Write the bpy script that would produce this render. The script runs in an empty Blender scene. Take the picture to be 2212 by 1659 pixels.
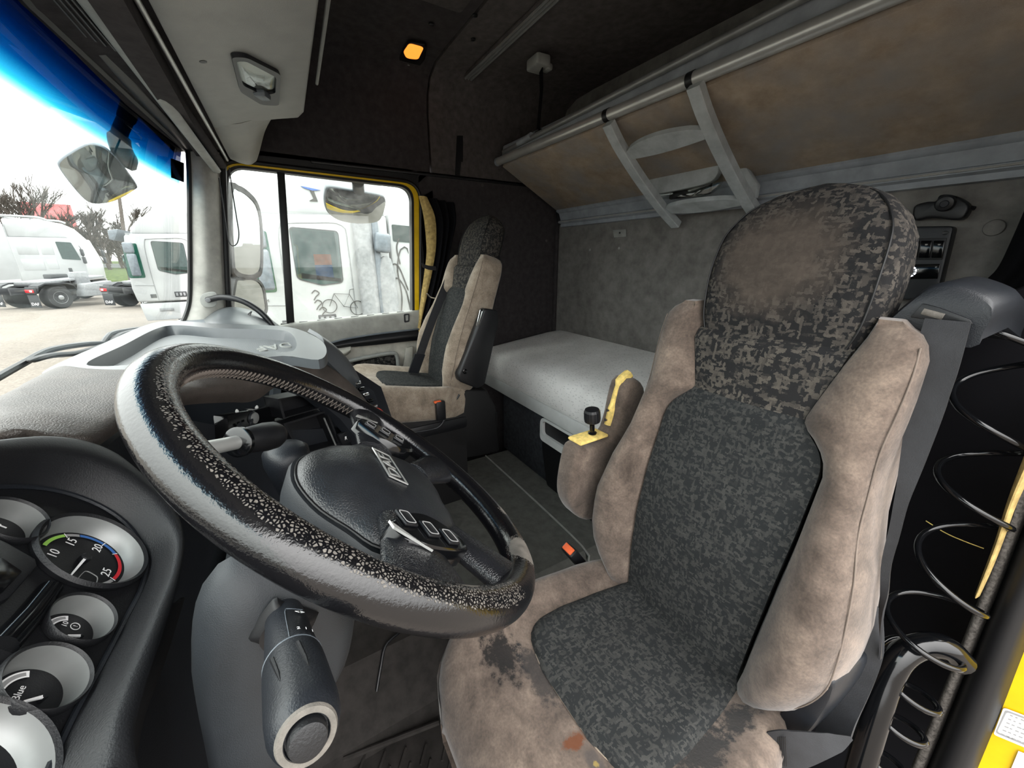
import bpy, bmesh, math, random
from mathutils import Vector, Matrix
random.seed(7)
sc = bpy.context.scene
COL = sc.collection

# ------------------------------------------------------------------ camera
F_PX, CX, CY = 831.0, 1106.0, 829.5
YAW, PITCH = math.radians(31.04), math.atan(270 / F_PX)
FH = Vector((math.cos(YAW), -math.sin(YAW), 0))
C_R = Vector((-math.sin(YAW), -math.cos(YAW), 0))
C_F = FH * math.cos(PITCH) + Vector((0, 0, -math.sin(PITCH)))
C_U = FH * math.sin(PITCH) + Vector((0, 0, math.cos(PITCH)))
cam_d = bpy.data.cameras.new('camera')
cam = bpy.data.objects.new('camera', cam_d)
COL.objects.link(cam)
cam_d.sensor_width = 36.0
cam_d.lens = F_PX / 2212 * 36.0
cam_d.clip_start = 0.01
cam_d.clip_end = 400
cam.matrix_world = Matrix(((C_R.x, C_U.x, -C_F.x, 0), (C_R.y, C_U.y, -C_F.y, 0), (C_R.z, C_U.z, -C_F.z, 0), (0, 0, 0, 1)))
sc.camera = cam

# ------------------------------------------------------------------ overcast sky, exposure
world = bpy.data.worlds.new('overcast_sky')
sc.world = world
world.use_nodes = True
_bg = world.node_tree.nodes['Background']
# CIE overcast sky: three times brighter overhead than at the horizon
_nt = world.node_tree
_tc = _nt.nodes.new('ShaderNodeTexCoord')
_sx = _nt.nodes.new('ShaderNodeSeparateXYZ'); _nt.links.new(_tc.outputs['Generated'], _sx.inputs[0])
_ma = _nt.nodes.new('ShaderNodeMath'); _ma.operation = 'MAXIMUM'; _ma.inputs[1].default_value = 0.0; _nt.links.new(_sx.outputs[2], _ma.inputs[0])
_mb = _nt.nodes.new('ShaderNodeMath'); _mb.operation = 'MULTIPLY_ADD'; _mb.inputs[1].default_value = 2 / 3; _mb.inputs[2].default_value = 1 / 3
_nt.links.new(_ma.outputs[0], _mb.inputs[0]); _nt.links.new(_mb.outputs[0], _bg.inputs[1])
_bg.inputs[0].default_value = (1.0, 0.99, 0.975, 1)
sc.view_settings.view_transform = 'Standard'
sc.view_settings.look = 'None'
sc.view_settings.exposure = 3.4
sc.view_settings.gamma = 1.0
sc.view_settings.use_curve_mapping = False

GROUND_Z = -2.2


# ------------------------------------------------------------------ geometry helpers
def V(*a):
    return Vector(a)


def at(u, v, x=None, y=None, z=None):
    """a measured point: the ray through photograph pixel (u, v) met with the plane where that thing stands"""
    d = C_F * F_PX + C_R * (u - CX) + C_U * (CY - v)
    t = x / d.x if x is not None else y / d.y if y is not None else z / d.z
    return d * t


def tag(o, label=None, cat=None, group=None, kind=None):
    if label: o['label'] = label
    if cat: o['category'] = cat
    if group: o['group'] = group
    if kind: o['kind'] = kind
    return o


def empty(name, loc, label=None, cat=None, group=None, rot=(0, 0, 0)):
    o = bpy.data.objects.new(name, None)
    o.empty_display_size = 0.05
    COL.objects.link(o)
    o.location = loc
    o.rotation_euler = rot
    return tag(o, label, cat, group)


def adopt(o, parent, local=False):
    """parent o; its mesh is in world space unless local"""
    o.parent = parent
    if not local and parent.type == 'EMPTY':
        o.matrix_parent_inverse = (Matrix.LocRotScale(parent.location, parent.rotation_euler, parent.scale)).inverted()


def mesh(name, verts, faces, mat, parent=None, smooth=True, ang=40, local=False):
    me = bpy.data.meshes.new(name)
    me.from_pydata([tuple(v) for v in verts], [], faces)
    return finish(name, me, mat, parent, smooth, ang, local)


def finish(name, me, mat, parent=None, smooth=True, ang=40, local=False):
    bm = bmesh.new(); bm.from_mesh(me)
    bmesh.ops.recalc_face_normals(bm, faces=bm.faces[:])
    bm.to_mesh(me); bm.free()
    if smooth:
        me.shade_smooth()
        me.set_sharp_from_angle(angle=math.radians(ang))
    if mat: me.materials.append(mat)
    o = bpy.data.objects.new(name, me)
    COL.objects.link(o)
    if parent: adopt(o, parent, local)
    return o


class MB:
    """collects pieces of ONE mesh"""
    def __init__(self):
        self.v = []; self.f = []

    def add(self, vs, fs):
        k = len(self.v)
        self.v += [Vector(v) for v in vs]
        self.f += [tuple(i + k for i in f) for f in fs]
        return self

    def bm(self, b):
        b.verts.ensure_lookup_table(); b.verts.index_update()
        self.add([v.co.copy() for v in b.verts], [tuple(v.index for v in f.verts) for f in b.faces])
        b.free()
        return self

    def box(self, c, s, bev=0.0, rot=None, seg=2):
        b = bmesh.new()
        bmesh.ops.create_cube(b, size=1)
        bmesh.ops.scale(b, vec=s, verts=b.verts)
        if bev > 0:
            bmesh.ops.bevel(b, geom=b.edges[:], offset=min(bev, min(s) * 0.49), segments=seg, affect='EDGES', profile=0.5)
        M = Matrix.Translation(c)
        if rot is not None:
            M = M @ (rot if isinstance(rot, Matrix) else Matrix.Rotation(rot[2], 4, 'Z') @ Matrix.Rotation(rot[1], 4, 'Y') @ Matrix.Rotation(rot[0], 4, 'X'))
        bmesh.ops.transform(b, matrix=M, verts=b.verts)
        return self.bm(b)

    def prism(self, pts, off, bev=0.0, seg=2):
        """closed outline of 3-D points swept by vector off"""
        b = bmesh.new()
        vs = [b.verts.new(p) for p in pts]
        f = b.faces.new(vs)
        r = bmesh.ops.extrude_face_region(b, geom=[f])
        nv = [e for e in r['geom'] if isinstance(e, bmesh.types.BMVert)]
        bmesh.ops.translate(b, vec=Vector(off), verts=nv)
        bmesh.ops.recalc_face_normals(b, faces=b.faces[:])
        if bev > 0:
            es = [e for e in b.edges if len(e.link_faces) == 2 and e.calc_face_angle(0) > 0.9]
            bmesh.ops.bevel(b, geom=es, offset=bev, segments=seg, affect='EDGES', profile=0.5)
        return self.bm(b)

    def tube(self, path, r, n=12, closed=False, cap=True, flat=None, up=None):
        """swept circle (or ellipse r x r*flat) along path"""
        P = [Vector(p) for p in path]
        m = len(P)
        rs = r if isinstance(r, (list, tuple)) else [r] * m
        T = []
        for i in range(m):
            a = P[(i - 1) % m] if (closed or i > 0) else P[i]
            c = P[(i + 1) % m] if (closed or i < m - 1) else P[i]
            t = (c - a)
            T.append(t.normalized() if t.length > 1e-9 else Vector((0, 0, 1)))
        nrm = Vector(up) if up is not None else (Vector((0, 0, 1)) if abs(T[0].z) < 0.9 else Vector((1, 0, 0)))
        vs = []
        for i in range(m):
            if up is not None: nrm = Vector(up)
            nrm = (nrm - T[i] * nrm.dot(T[i])).normalized()
            bi = T[i].cross(nrm)
            for k in range(n):
                a = 2 * math.pi * k / n
                vs.append(P[i] + nrm * (math.sin(a) * rs[i] * (flat if flat else 1)) + bi * (math.cos(a) * rs[i]))
        fs = []
        for i in range(m if closed else m - 1):
            j = (i + 1) % m
            for k in range(n):
                l = (k + 1) % n
                fs.append((i * n + k, i * n + l, j * n + l, j * n + k))
        if cap and not closed:
            fs.append(tuple(range(n))); fs.append(tuple((m - 1) * n + k for k in range(n)))
        return self.add(vs, fs)

    def strap(self, path, wv, th=0.002):
        """flat band along path; wv = half-width vectors per point"""
        P = [Vector(p) for p in path]; m = len(P)
        W = [Vector(w) for w in wv] if isinstance(wv, list) else [Vector(wv)] * m
        vs = []
        for i in range(m):
            t = (P[min(i + 1, m - 1)] - P[max(i - 1, 0)]).normalized()
            nn = t.cross(W[i]).normalized() * (th / 2)
            vs += [P[i] - W[i] - nn, P[i] + W[i] - nn, P[i] + W[i] + nn, P[i] - W[i] + nn]
        fs = [(0, 1, 2, 3), tuple((m - 1) * 4 + k for k in range(4))]
        for i in range(m - 1):
            for k in range(4):
                l = (k + 1) % 4
                fs.append((i * 4 + k, i * 4 + l, i * 4 + 4 + l, i * 4 + 4 + k))
        return self.add(vs, fs)

    def lathe(self, prof, org, axis, n=32, cap=True):
        """prof = [(radius, height)] round axis"""
        A = Vector(axis).normalized()
        e = Vector((0, 0, 1)) if abs(A.z) < 0.9 else Vector((1, 0, 0))
        e1 = (e - A * e.dot(A)).normalized(); e2 = A.cross(e1)
        vs = []
        for r, h in prof:
            for k in range(n):
                a = 2 * math.pi * k / n
                vs.append(Vector(org) + A * h + (e1 * math.cos(a) + e2 * math.sin(a)) * r)
        fs = []
        for i in range(len(prof) - 1):
            for k in range(n):
                l = (k + 1) % n
                fs.append((i * n + k, i * n + l, i * n + n + l, i * n + n + k))
        if cap and prof[0][0] > 1e-6: fs.append(tuple(range(n)))
        if cap and prof[-1][0] > 1e-6: fs.append(tuple((len(prof) - 1) * n + k for k in range(n)))
        return self.add(vs, fs)

    def loft(self, rings, closed_ring=True, cap=True):
        m = len(rings); n = len(rings[0])
        vs = [p for r in rings for p in r]
        fs = []
        for i in range(m - 1):
            for k in range(n if closed_ring else n - 1):
                l = (k + 1) % n
                fs.append((i * n + k, i * n + l, i * n + n + l, i * n + n + k))
        if cap and closed_ring:
            fs.append(tuple(range(n))); fs.append(tuple((m - 1) * n + k for k in range(n)))
        return self.add(vs, fs)

    def ring(self, A, B, off):
        """frame between closed outlines A and B (same count) swept by off"""
        n = len(A); o = Vector(off)
        vs = [Vector(p) for p in A] + [Vector(p) for p in B] + [Vector(p) + o for p in A] + [Vector(p) + o for p in B]
        fs = []
        for k in range(n):
            l = (k + 1) % n
            fs += [(k, l, n + l, n + k), (2 * n + k, 3 * n + k, 3 * n + l, 2 * n + l), (k, 2 * n + k, 2 * n + l, l), (n + k, n + l, 3 * n + l, 3 * n + k)]
        return self.add(vs, fs)

    def patch(self, rows, nu=24, nv=12, th=0.0, back=None):
        G = grid(rows, nu, nv)
        a = len(G); b = len(G[0])
        vs = [p for r in G for p in r]
        fs = [(i * b + j, i * b + j + 1, (i + 1) * b + j + 1, (i + 1) * b + j) for i in range(a - 1) for j in range(b - 1)]
        if th:
            k = a * b
            for i in range(a):
                for j in range(b):
                    if back is not None:
                        nn = Vector(back)
                    else:
                        du = G[i][min(j + 1, b - 1)] - G[i][max(j - 1, 0)]
                        dv = G[min(i + 1, a - 1)][j] - G[max(i - 1, 0)][j]
                        nn = du.cross(dv)
                        nn = nn.normalized() if nn.length > 1e-12 else Vector((0, 0, 1))
                    vs.append(G[i][j] + nn * th)
            fs += [tuple(k + q for q in f) for f in fs[:]]
            for j in range(b - 1):
                fs.append((j, j + 1, k + j + 1, k + j)); q = (a - 1) * b
                fs.append((q + j, q + j + 1, k + q + j + 1, k + q + j))
            for i in range(a - 1):
                fs.append((i * b, (i + 1) * b, k + (i + 1) * b, k + i * b)); q = b - 1
                fs.append((i * b + q, (i + 1) * b + q, k + (i + 1) * b + q, k + i * b + q))
        return self.add(vs, fs)

    def build(self, name, mat, parent=None, smooth=True, ang=40, local=False):
        return mesh(name, self.v, self.f, mat, parent, smooth, ang, local)


def cr(pts, n, closed=False):
    """Catmull-Rom through pts, n samples evenly by chord"""
    P = [Vector(p) for p in pts]
    m = len(P)
    if m == 1: return [P[0].copy() for _ in range(n)]
    segs = m if closed else m - 1
    out = []
    L = [(P[(i + 1) % m] - P[i]).length for i in range(segs)]
    tot = sum(L) or 1e-9
    for k in range(n):
        s = tot * k / (n if closed else n - 1)
        i = 0
        while i < segs - 1 and s > L[i]:
            s -= L[i]; i += 1
        t = min(1.0, s / L[i]) if L[i] > 0 else 0
        if closed:
            p0, p1, p2, p3 = P[(i - 1) % m], P[i], P[(i + 1) % m], P[(i + 2) % m]
        else:
            p1, p2 = P[i], P[i + 1]
            p0 = P[i - 1] if i > 0 else p1 * 2 - p2
            p3 = P[i + 2] if i + 2 < m else p2 * 2 - p1
        out.append(0.5 * ((2 * p1) + (p2 - p0) * t + (2 * p0 - 5 * p1 + 4 * p2 - p3) * t * t + (3 * p1 - p0 - 3 * p2 + p3) * t ** 3))
    return out


def grid(rows, nu, nv):
    R = [cr(r, nu) for r in rows]
    cols = [cr([r[j] for r in R], nv) for j in range(nu)]
    return [[cols[j][i] for j in range(nu)] for i in range(nv)]


def rpoly(pts, r, seg=5):
    """round the corners of a closed planar polygon"""
    P = [Vector(p) for p in pts]; n = len(P); out = []
    for i in range(n):
        a, b, c = P[i - 1], P[i], P[(i + 1) % n]
        rr = r[i] if isinstance(r, (list, tuple)) else r
        d1 = (a - b); d2 = (c - b)
        k = min(rr, d1.length * 0.48, d2.length * 0.48)
        s, e = b + d1.normalized() * k, b + d2.normalized() * k
        for q in range(seg + 1):
            t = q / seg
            out.append(s * (1 - t) ** 2 + b * 2 * t * (1 - t) + e * t * t)
    return out


def interp(x, T):
    for (a, p), (b, q) in zip(T, T[1:]):
        if x <= b:
            t = (x - a) / (b - a) if b > a else 0
            t = max(0, min(1, t))
            return p + (q - p) * t
    return T[-1][1]


def frame(o, ex, ey):
    ex = Vector(ex).normalized(); ey = Vector(ey)
    ey = (ey - ex * ey.dot(ex)).normalized()
    ez = ex.cross(ey)
    return Matrix(((ex.x, ey.x, ez.x, o[0]), (ex.y, ey.y, ez.y, o[1]), (ex.z, ey.z, ez.z, o[2]), (0, 0, 0, 1)))


def text(name, s, size, M, mat, parent=None, ext=0.0004, align='CENTER', local=False, shear=0, sx=1.0):
    cu = bpy.data.curves.new(name, 'FONT')
    cu.body = s; cu.size = size; cu.extrude = ext; cu.align_x = align; cu.align_y = 'CENTER'; cu.shear = shear
    cu.resolution_u = 3
    t = bpy.data.objects.new(name, cu)
    COL.objects.link(t)
    dg = bpy.context.evaluated_depsgraph_get()
    me = bpy.data.meshes.new_from_object(t.evaluated_get(dg))
    bpy.data.objects.remove(t); bpy.data.curves.remove(cu)
    me.transform(M @ Matrix.Diagonal((sx, 1, 1, 1)))
    me.materials.clear()
    return finish(name, me, mat, parent, False, 40, local)


def copy_tree(o, parent=None):
    c = o.copy()
    COL.objects.link(c)
    if parent: c.parent = parent
    for ch in o.children:
        copy_tree(ch, c)
    return c


# ------------------------------------------------------------------ materials
def lin(c):
    return tuple((v / 255 / 12.92) if v / 255 <= 0.04045 else ((v / 255 + 0.055) / 1.055) ** 2.4 for v in c) + (1.0,)


class NT:
    def __init__(self, name):
        self.m = bpy.data.materials.new(name); self.m.use_nodes = True
        self.t = self.m.node_tree; self.n = self.t.nodes
        self.b = self.n['Principled BSDF']; self.out = self.n['Material Output']

    def add(self, typ, **k):
        n = self.n.new(typ)
        for a, b in k.items():
            if a in n.inputs.keys(): n.inputs[a].default_value = b
            else: setattr(n, a, b)
        return n

    def ln(self, a, b):
        self.t.links.new(a, b)

    def noise(self, scale, detail=3, vec=None, rough=0.6, dist=0.0):
        n = self.add('ShaderNodeTexNoise'); n.inputs['Scale'].default_value = scale; n.inputs['Detail'].default_value = detail
        n.inputs['Roughness'].default_value = rough; n.inputs['Distortion'].default_value = dist
        self.ln(vec if vec else self.co(), n.inputs['Vector'])
        return n.outputs['Fac']

    def co(self):
        if not hasattr(self, '_c'):
            self._c = self.add('ShaderNodeTexCoord')
        return self._c.outputs['Object']

    def ramp(self, fac, stops, interp='LINEAR'):
        r = self.add('ShaderNodeValToRGB')
        e = r.color_ramp.elements
        r.color_ramp.interpolation = interp
        while len(e) < len(stops): e.new(0.5)
        for i, (p, c) in enumerate(stops):
            e[i].position = p; e[i].color = c if len(c) == 4 else lin(c)
        self.ln(fac, r.inputs[0])
        return r.outputs[0]

    def mix(self, fac, a, b, mode='MIX'):
        m = self.add('ShaderNodeMix'); m.data_type = 'RGBA'; m.blend_type = mode
        for s, v in ((m.inputs[0], fac), (m.inputs[6], a), (m.inputs[7], b)):
            if isinstance(v, (int, float)): s.default_value = v
            elif isinstance(v, tuple): s.default_value = v if len(v) == 4 else lin(v)
            else: self.ln(v, s)
        return m.outputs[2]

    def math(self, op, a, b=None, c=None, clamp=False):
        m = self.add('ShaderNodeMath'); m.operation = op; m.use_clamp = clamp
        for i, v in enumerate((a, b, c)):
            if v is None: continue
            if isinstance(v, (int, float)): m.inputs[i].default_value = v
            else: self.ln(v, m.inputs[i])
        return m.outputs[0]

    def bump(self, h, strength, dist=0.001):
        b = self.add('ShaderNodeBump'); b.inputs['Strength'].default_value = strength; b.inputs['Distance'].default_value = dist
        self.ln(h, b.inputs['Height']); self.ln(b.outputs[0], self.b.inputs['Normal'])

    def set(self, color=None, rough=0.5, metal=0.0, spec=0.5, **k):
        if color is not None:
            if isinstance(color, tuple): self.b.inputs['Base Color'].default_value = color if len(color) == 4 else lin(color)
            else: self.ln(color, self.b.inputs['Base Color'])
        if isinstance(rough, (int, float)): self.b.inputs['Roughness'].default_value = rough
        else: self.ln(rough, self.b.inputs['Roughness'])
        self.b.inputs['Metallic'].default_value = metal
        self.b.inputs['Specular IOR Level'].default_value = spec
        for a, b in k.items(): self.b.inputs[a].default_value = b
        return self.m


M = {}


def plastic(name, col, rough=0.5, var=0.12, scale=14, bump=0.25, bscale=900, spec=0.45, metal=0.0):
    t = NT(name)
    d = tuple(max(0, c * (1 - var)) for c in col); l = tuple(min(255, c * (1 + var * 0.6)) for c in col)
    c = t.ramp(t.noise(scale, 4), [(0.3, d), (0.7, l)])
    if bump: t.bump(t.noise(bscale, 2), bump, 0.0006)
    M[name] = t.set(c, rough, metal, spec)


def emit(name, col, s):
    t = NT(name)
    t.set(col, 0.4); t.b.inputs['Emission Color'].default_value = lin(col); t.b.inputs['Emission Strength'].default_value = s
    M[name] = t.m


plastic('black', (20, 21, 24), 0.42)
plastic('black_gloss', (10, 11, 13), 0.12, bump=0)
plastic('rubber', (16, 16, 18), 0.55, bump=0.1)
plastic('dash_dark', (26, 29, 34), 0.42, bump=0.5, bscale=700)
plastic('dash_black', (16, 17, 20), 0.5, bump=0.5, bscale=700)
plastic('dash_grey', (96, 103, 110), 0.38, bump=0.4, bscale=700)
plastic('shroud', (31, 35, 39), 0.55, var=0.2, scale=9, bump=0.4, bscale=1200)
plastic('tray_grey', (74, 78, 81), 0.34, var=0.06, bump=0.3, bscale=600)
plastic('grey_light', (148, 150, 146), 0.5, bump=0.4, bscale=500)
plastic('pillar', (172, 171, 165), 0.6, bump=0.4, bscale=600)
plastic('door_grey', (150, 150, 144), 0.55, bump=0.4, bscale=600)
plastic('door_light', (178, 176, 166), 0.55, bump=0.4, bscale=600)
plastic('console', (156, 157, 153), 0.62, var=0.04, bump=0.7, bscale=700)
plastic('ladder_grey', (176, 182, 183), 0.55, bump=0.3, bscale=900)
plastic('rail_grey', (146, 152, 158), 0.5, bump=0.2)
plastic('silver', (190, 191, 188), 0.33, metal=0.55, var=0.05, bump=0)
plastic('silver_dark', (140, 142, 141), 0.42, metal=0.5, var=0.08, bump=0)
plastic('bunk_rail', (205, 207, 205), 0.45, var=0.04, bump=0.1)
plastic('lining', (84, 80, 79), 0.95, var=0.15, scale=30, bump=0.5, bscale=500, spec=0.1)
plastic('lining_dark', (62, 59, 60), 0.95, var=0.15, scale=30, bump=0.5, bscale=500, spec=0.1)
plastic('backwall', (118, 116, 112), 0.95, var=0.14, scale=18, bump=0.8, bscale=350, spec=0.1)
plastic('bunk_base', (60, 62, 66), 0.95, var=0.2, scale=40, bump=0.8, bscale=600, spec=0.1)
plastic('carpet', (96, 96, 92), 0.95, var=0.12, scale=24, bump=0.8, bscale=600, spec=0.1)
plastic('floor_mat', (52, 49, 47), 0.85, var=0.2, scale=20, bump=0.6, bscale=500, spec=0.2)
plastic('seam_line', (150, 150, 145), 0.9, bump=0)
plastic('yellow', (225, 186, 20), 0.25, var=0.06, bump=0, spec=0.6)
plastic('seal', (11, 12, 14), 0.5, bump=0)
plastic('curtain_black', (14, 14, 17), 0.95, bump=0.3, spec=0.1)
plastic('curtain_beige', (176, 152, 98), 0.95, var=0.2, scale=60, bump=0.5, spec=0.1)
plastic('belt', (36, 37, 40), 0.62, var=0.15, scale=40, bump=0.5, bscale=900)
plastic('white', (235, 236, 236), 0.4, var=0.02, bump=0)
plastic('print_white', (240, 240, 240), 0.6, var=0, bump=0)
plastic('print_grey', (150, 150, 150), 0.6, var=0, bump=0)
plastic('print_green', (150, 200, 90), 0.6, var=0, bump=0)
plastic('print_blue', (60, 110, 180), 0.6, var=0, bump=0)
plastic('print_red', (200, 40, 50), 0.6, var=0, bump=0)
plastic('orange', (230, 100, 50), 0.5, bump=0)
plastic('red', (215, 60, 45), 0.35, bump=0)
plastic('foam', (228, 200, 120), 0.95, var=0.15, scale=80, bump=0.8, spec=0.1)
plastic('skin_under', (100, 96, 90), 0.8, var=0.15, scale=120, bump=0.5)
plastic('deep_black', (9, 9, 11), 0.6, bump=0)
plastic('stitch', (96, 88, 82), 0.8, bump=0)
plastic('chrome', (215, 216, 218), 0.12, metal=1.0, var=0.02, bump=0)
plastic('mirror_glass', (150, 156, 156), 0.03, metal=1.0, var=0.02, bump=0)
plastic('seal_foam', (98, 94, 90), 0.95, var=0.35, scale=220, bump=1.0, bscale=500, spec=0.1)
plastic('door_fleece', (98, 94, 88), 0.9, spec=0.1)


def fabric(name, dark=(36, 37, 40), light=(116, 112, 104), scale=90, thr=0.56, wear=None):
    t = NT(name)
    co = t.co()
    nz = t.add('ShaderNodeTexNoise'); nz.inputs['Scale'].default_value = 300; t.ln(co, nz.inputs['Vector'])
    av = t.add('ShaderNodeVectorMath'); av.operation = 'MULTIPLY_ADD'
    t.ln(nz.outputs['Color'], av.inputs[0]); av.inputs[1].default_value = (0.004, 0.004, 0.004); t.ln(co, av.inputs[2])
    fs_ = []
    for k, sc3 in enumerate(((1.0, 2.3, 2.3), (2.6, 1.0, 1.0), (1.5, 1.5, 1.5))):   # weft dashes, warp dashes, small blocks
        mp = t.add('ShaderNodeMapping'); mp.inputs['Scale'].default_value = sc3; mp.inputs['Location'].default_value = (k * 3.1, k * 1.7, k * 2.3)
        t.ln(av.outputs[0], mp.inputs[0])
        v = t.add('ShaderNodeTexVoronoi'); v.distance = 'CHEBYCHEV'; v.inputs['Scale'].default_value = scale * 0.75
        v.inputs['Randomness'].default_value = 0.75
        t.ln(mp.outputs[0], v.inputs['Vector'])
        sp = t.add('ShaderNodeSeparateColor'); t.ln(v.outputs['Color'], sp.inputs[0])
        on = t.math('MULTIPLY', t.math('SUBTRACT', sp.outputs[0], thr + (0.12, 0.16, 0.22)[k]), 12, clamp=True)
        fs_.append(t.math('MULTIPLY', on, t.math('ADD', t.math('MULTIPLY', sp.outputs[1], 0.55), 0.45)))
    f = t.math('MAXIMUM', t.math('MAXIMUM', fs_[0], fs_[1]), fs_[2])
    wv = t.noise(1600, 1)
    f = t.math('MULTIPLY', f, t.math('ADD', t.math('MULTIPLY', wv, 1.2), 0.3))
    big = t.noise(9, 3)
    c = t.mix(f, dark, light)
    c = t.mix(t.math('MULTIPLY', big, 0.35), c, tuple((a + b) / 2 for a, b in zip(dark, light)))
    if wear:  # worn greasy patch of the headrest centre
        pos, rad, col = wear
        d = t.add('ShaderNodeVectorMath'); d.operation = 'DISTANCE'; t.ln(co, d.inputs[0]); d.inputs[1].default_value = pos
        w = t.math('SUBTRACT', 1.0, t.math('DIVIDE', d.outputs['Value'], rad))
        w = t.math('ADD', w, t.math('MULTIPLY', t.math('SUBTRACT', t.noise(28, 4), 0.5), 0.7))
        w = t.math('MULTIPLY', w, 2.2, clamp=True)
        wc = t.ramp(t.noise(40, 5), [(0.3, tuple(x * 0.8 for x in col)), (0.7, col)])
        c = t.mix(t.math('MULTIPLY', w, 0.85), c, wc)
    t.bump(t.noise(1500, 2), 0.5, 0.0006)
    M[name] = t.set(c, 0.9, 0, 0.15)


fabric('fabric', dark=(27, 28, 30), light=(92, 87, 80), scale=125, thr=0.61)
fabric('fabric_panel', dark=(34, 36, 37), light=(66, 66, 64), scale=150, thr=0.60)
fabric('fabric_door', dark=(20, 20, 22), light=(90, 88, 84), scale=70, thr=0.6)


def suede(name, stains=(), cols=((122, 113, 102), (162, 151, 137), (190, 180, 166))):
    t = NT(name)
    big = t.noise(16, 5, rough=0.65, dist=0.4)
    c = t.ramp(big, [(0.25, cols[0]), (0.5, cols[1]), (0.75, cols[2])])
    fine = t.noise(240, 3)
    c = t.mix(0.5, c, t.ramp(fine, [(0.2, (70, 62, 56)), (0.8, (190, 178, 166))]), 'OVERLAY')
    for pos, sc_, rad, col, amt in stains:
        mp = t.add('ShaderNodeVectorMath'); mp.operation = 'SUBTRACT'; t.ln(t.co(), mp.inputs[0]); mp.inputs[1].default_value = pos
        m2 = t.add('ShaderNodeVectorMath'); m2.operation = 'MULTIPLY'; t.ln(mp.outputs[0], m2.inputs[0]); m2.inputs[1].default_value = sc_
        ln_ = t.add('ShaderNodeVectorMath'); ln_.operation = 'LENGTH'; t.ln(m2.outputs[0], ln_.inputs[0])
        w = t.math('SUBTRACT', 1.0, t.math('DIVIDE', ln_.outputs['Value'], rad))
        w = t.math('ADD', w, t.math('MULTIPLY', t.math('SUBTRACT', t.noise(60, 6, rough=0.75), 0.52), 2.6))
        w = t.math('MULTIPLY', w, 2.5, clamp=True)
        c = t.mix(t.math('MULTIPLY', w, amt), c, col)
    t.bump(t.math('ADD', fine, t.math('MULTIPLY', big, 0.6)), 0.35, 0.0015)
    M[name] = t.set(c, 0.95, 0, 0.12)
    t.b.inputs['Sheen Weight'].default_value = 0.25


suede('suede')


def leather(name, col, rough, bscale, bstr, spec=0.5, worn=None):
    t = NT(name)
    vo = t.add('ShaderNodeTexVoronoi'); vo.inputs['Scale'].default_value = bscale; vo.feature = 'DISTANCE_TO_EDGE'
    t.ln(t.co(), vo.inputs['Vector'])
    h = t.math('MINIMUM', vo.outputs['Distance'], 0.25)
    c = t.ramp(t.noise(20, 4), [(0.3, tuple(x * 0.8 for x in col)), (0.7, tuple(min(255, x * 1.15) for x in col))])
    t.bump(h, bstr, 0.0012)
    M[name] = t.set(c, rough, 0, spec)


leather('pad_brown', (66, 60, 56), 0.5, 300, 0.9)
leather('hub_leather', (30, 32, 35), 0.33, 380, 0.45, 0.55)
leather('spoke_leather', (26, 27, 30), 0.24, 500, 0.45, 0.6)

# worn steering-wheel leather: glossy black with rubbed grey speckle along the upper inside
t = NT('rim_leather')
sp = t.add('ShaderNodeTexVoronoi'); sp.inputs['Scale'].default_value = 430; sp.feature = 'DISTANCE_TO_EDGE'; t.ln(t.co(), sp.inputs['Vector'])
cell = t.math('MULTIPLY', t.math('SUBTRACT', sp.outputs['Distance'], 0.16), 12, clamp=True)
msk = t.add('ShaderNodeAttribute'); msk.attribute_name = 'wear'
sel = t.math('GREATER_THAN', t.math('ADD', msk.outputs['Fac'], t.math('MULTIPLY', t.math('SUBTRACT', t.noise(150, 3), 0.5), 1.1)), 0.5)
f = t.math('MULTIPLY', cell, sel)
full = t.math('GREATER_THAN', t.math('ADD', msk.outputs['Fac'], t.math('MULTIPLY', t.math('SUBTRACT', t.noise(60, 4), 0.5), 0.5)), 1.3)
f = t.math('MAXIMUM', f, full)
c = t.mix(f, (13, 13, 15), t.ramp(t.noise(90, 3), [(0.3, (84, 80, 75)), (0.7, (116, 111, 104))]))
t.bump(t.math('SUBTRACT', t.noise(420, 2), t.math('MULTIPLY', f, 0.8)), 0.3, 0.0008)
M['rim_leather'] = t.set(c, t.math('ADD', t.math('MULTIPLY', f, 0.4), 0.17), 0, 0.6)

# mattress: pale woven ticking with little grey flecks
t = NT('mattress')
mp = t.add('ShaderNodeMapping'); mp.inputs['Scale'].default_value = (1, 2.2, 2.2); t.ln(t.co(), mp.inputs[0])
vo = t.add('ShaderNodeTexVoronoi'); vo.inputs['Scale'].default_value = 48; t.ln(mp.outputs[0], vo.inputs['Vector'])
fl = t.math('LESS_THAN', vo.outputs['Distance'], 0.26)
c = t.mix(t.math('MULTIPLY', fl, 0.3), t.ramp(t.noise(6, 3), [(0.3, (222, 221, 218)), (0.7, (240, 239, 237))]), (120, 120, 122))
t.bump(t.noise(500, 3), 0.5, 0.001)
M['mattress'] = t.set(c, 0.9, 0, 0.15)

# brown fleece under the upper bunk
t = NT('bunk_brown')
c = t.ramp(t.noise(14, 6, rough=0.7), [(0.3, (140, 125, 109)), (0.7, (172, 157, 140))])
c = t.mix(t.ramp(t.noise(5, 3), [(0.4, (0, 0, 0)), (0.75, (255, 255, 255))]), c, (140, 138, 138))
t.bump(t.noise(600, 3), 0.6, 0.001)
M['bunk_brown'] = t.set(c, 0.95, 0, 0.1)

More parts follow.
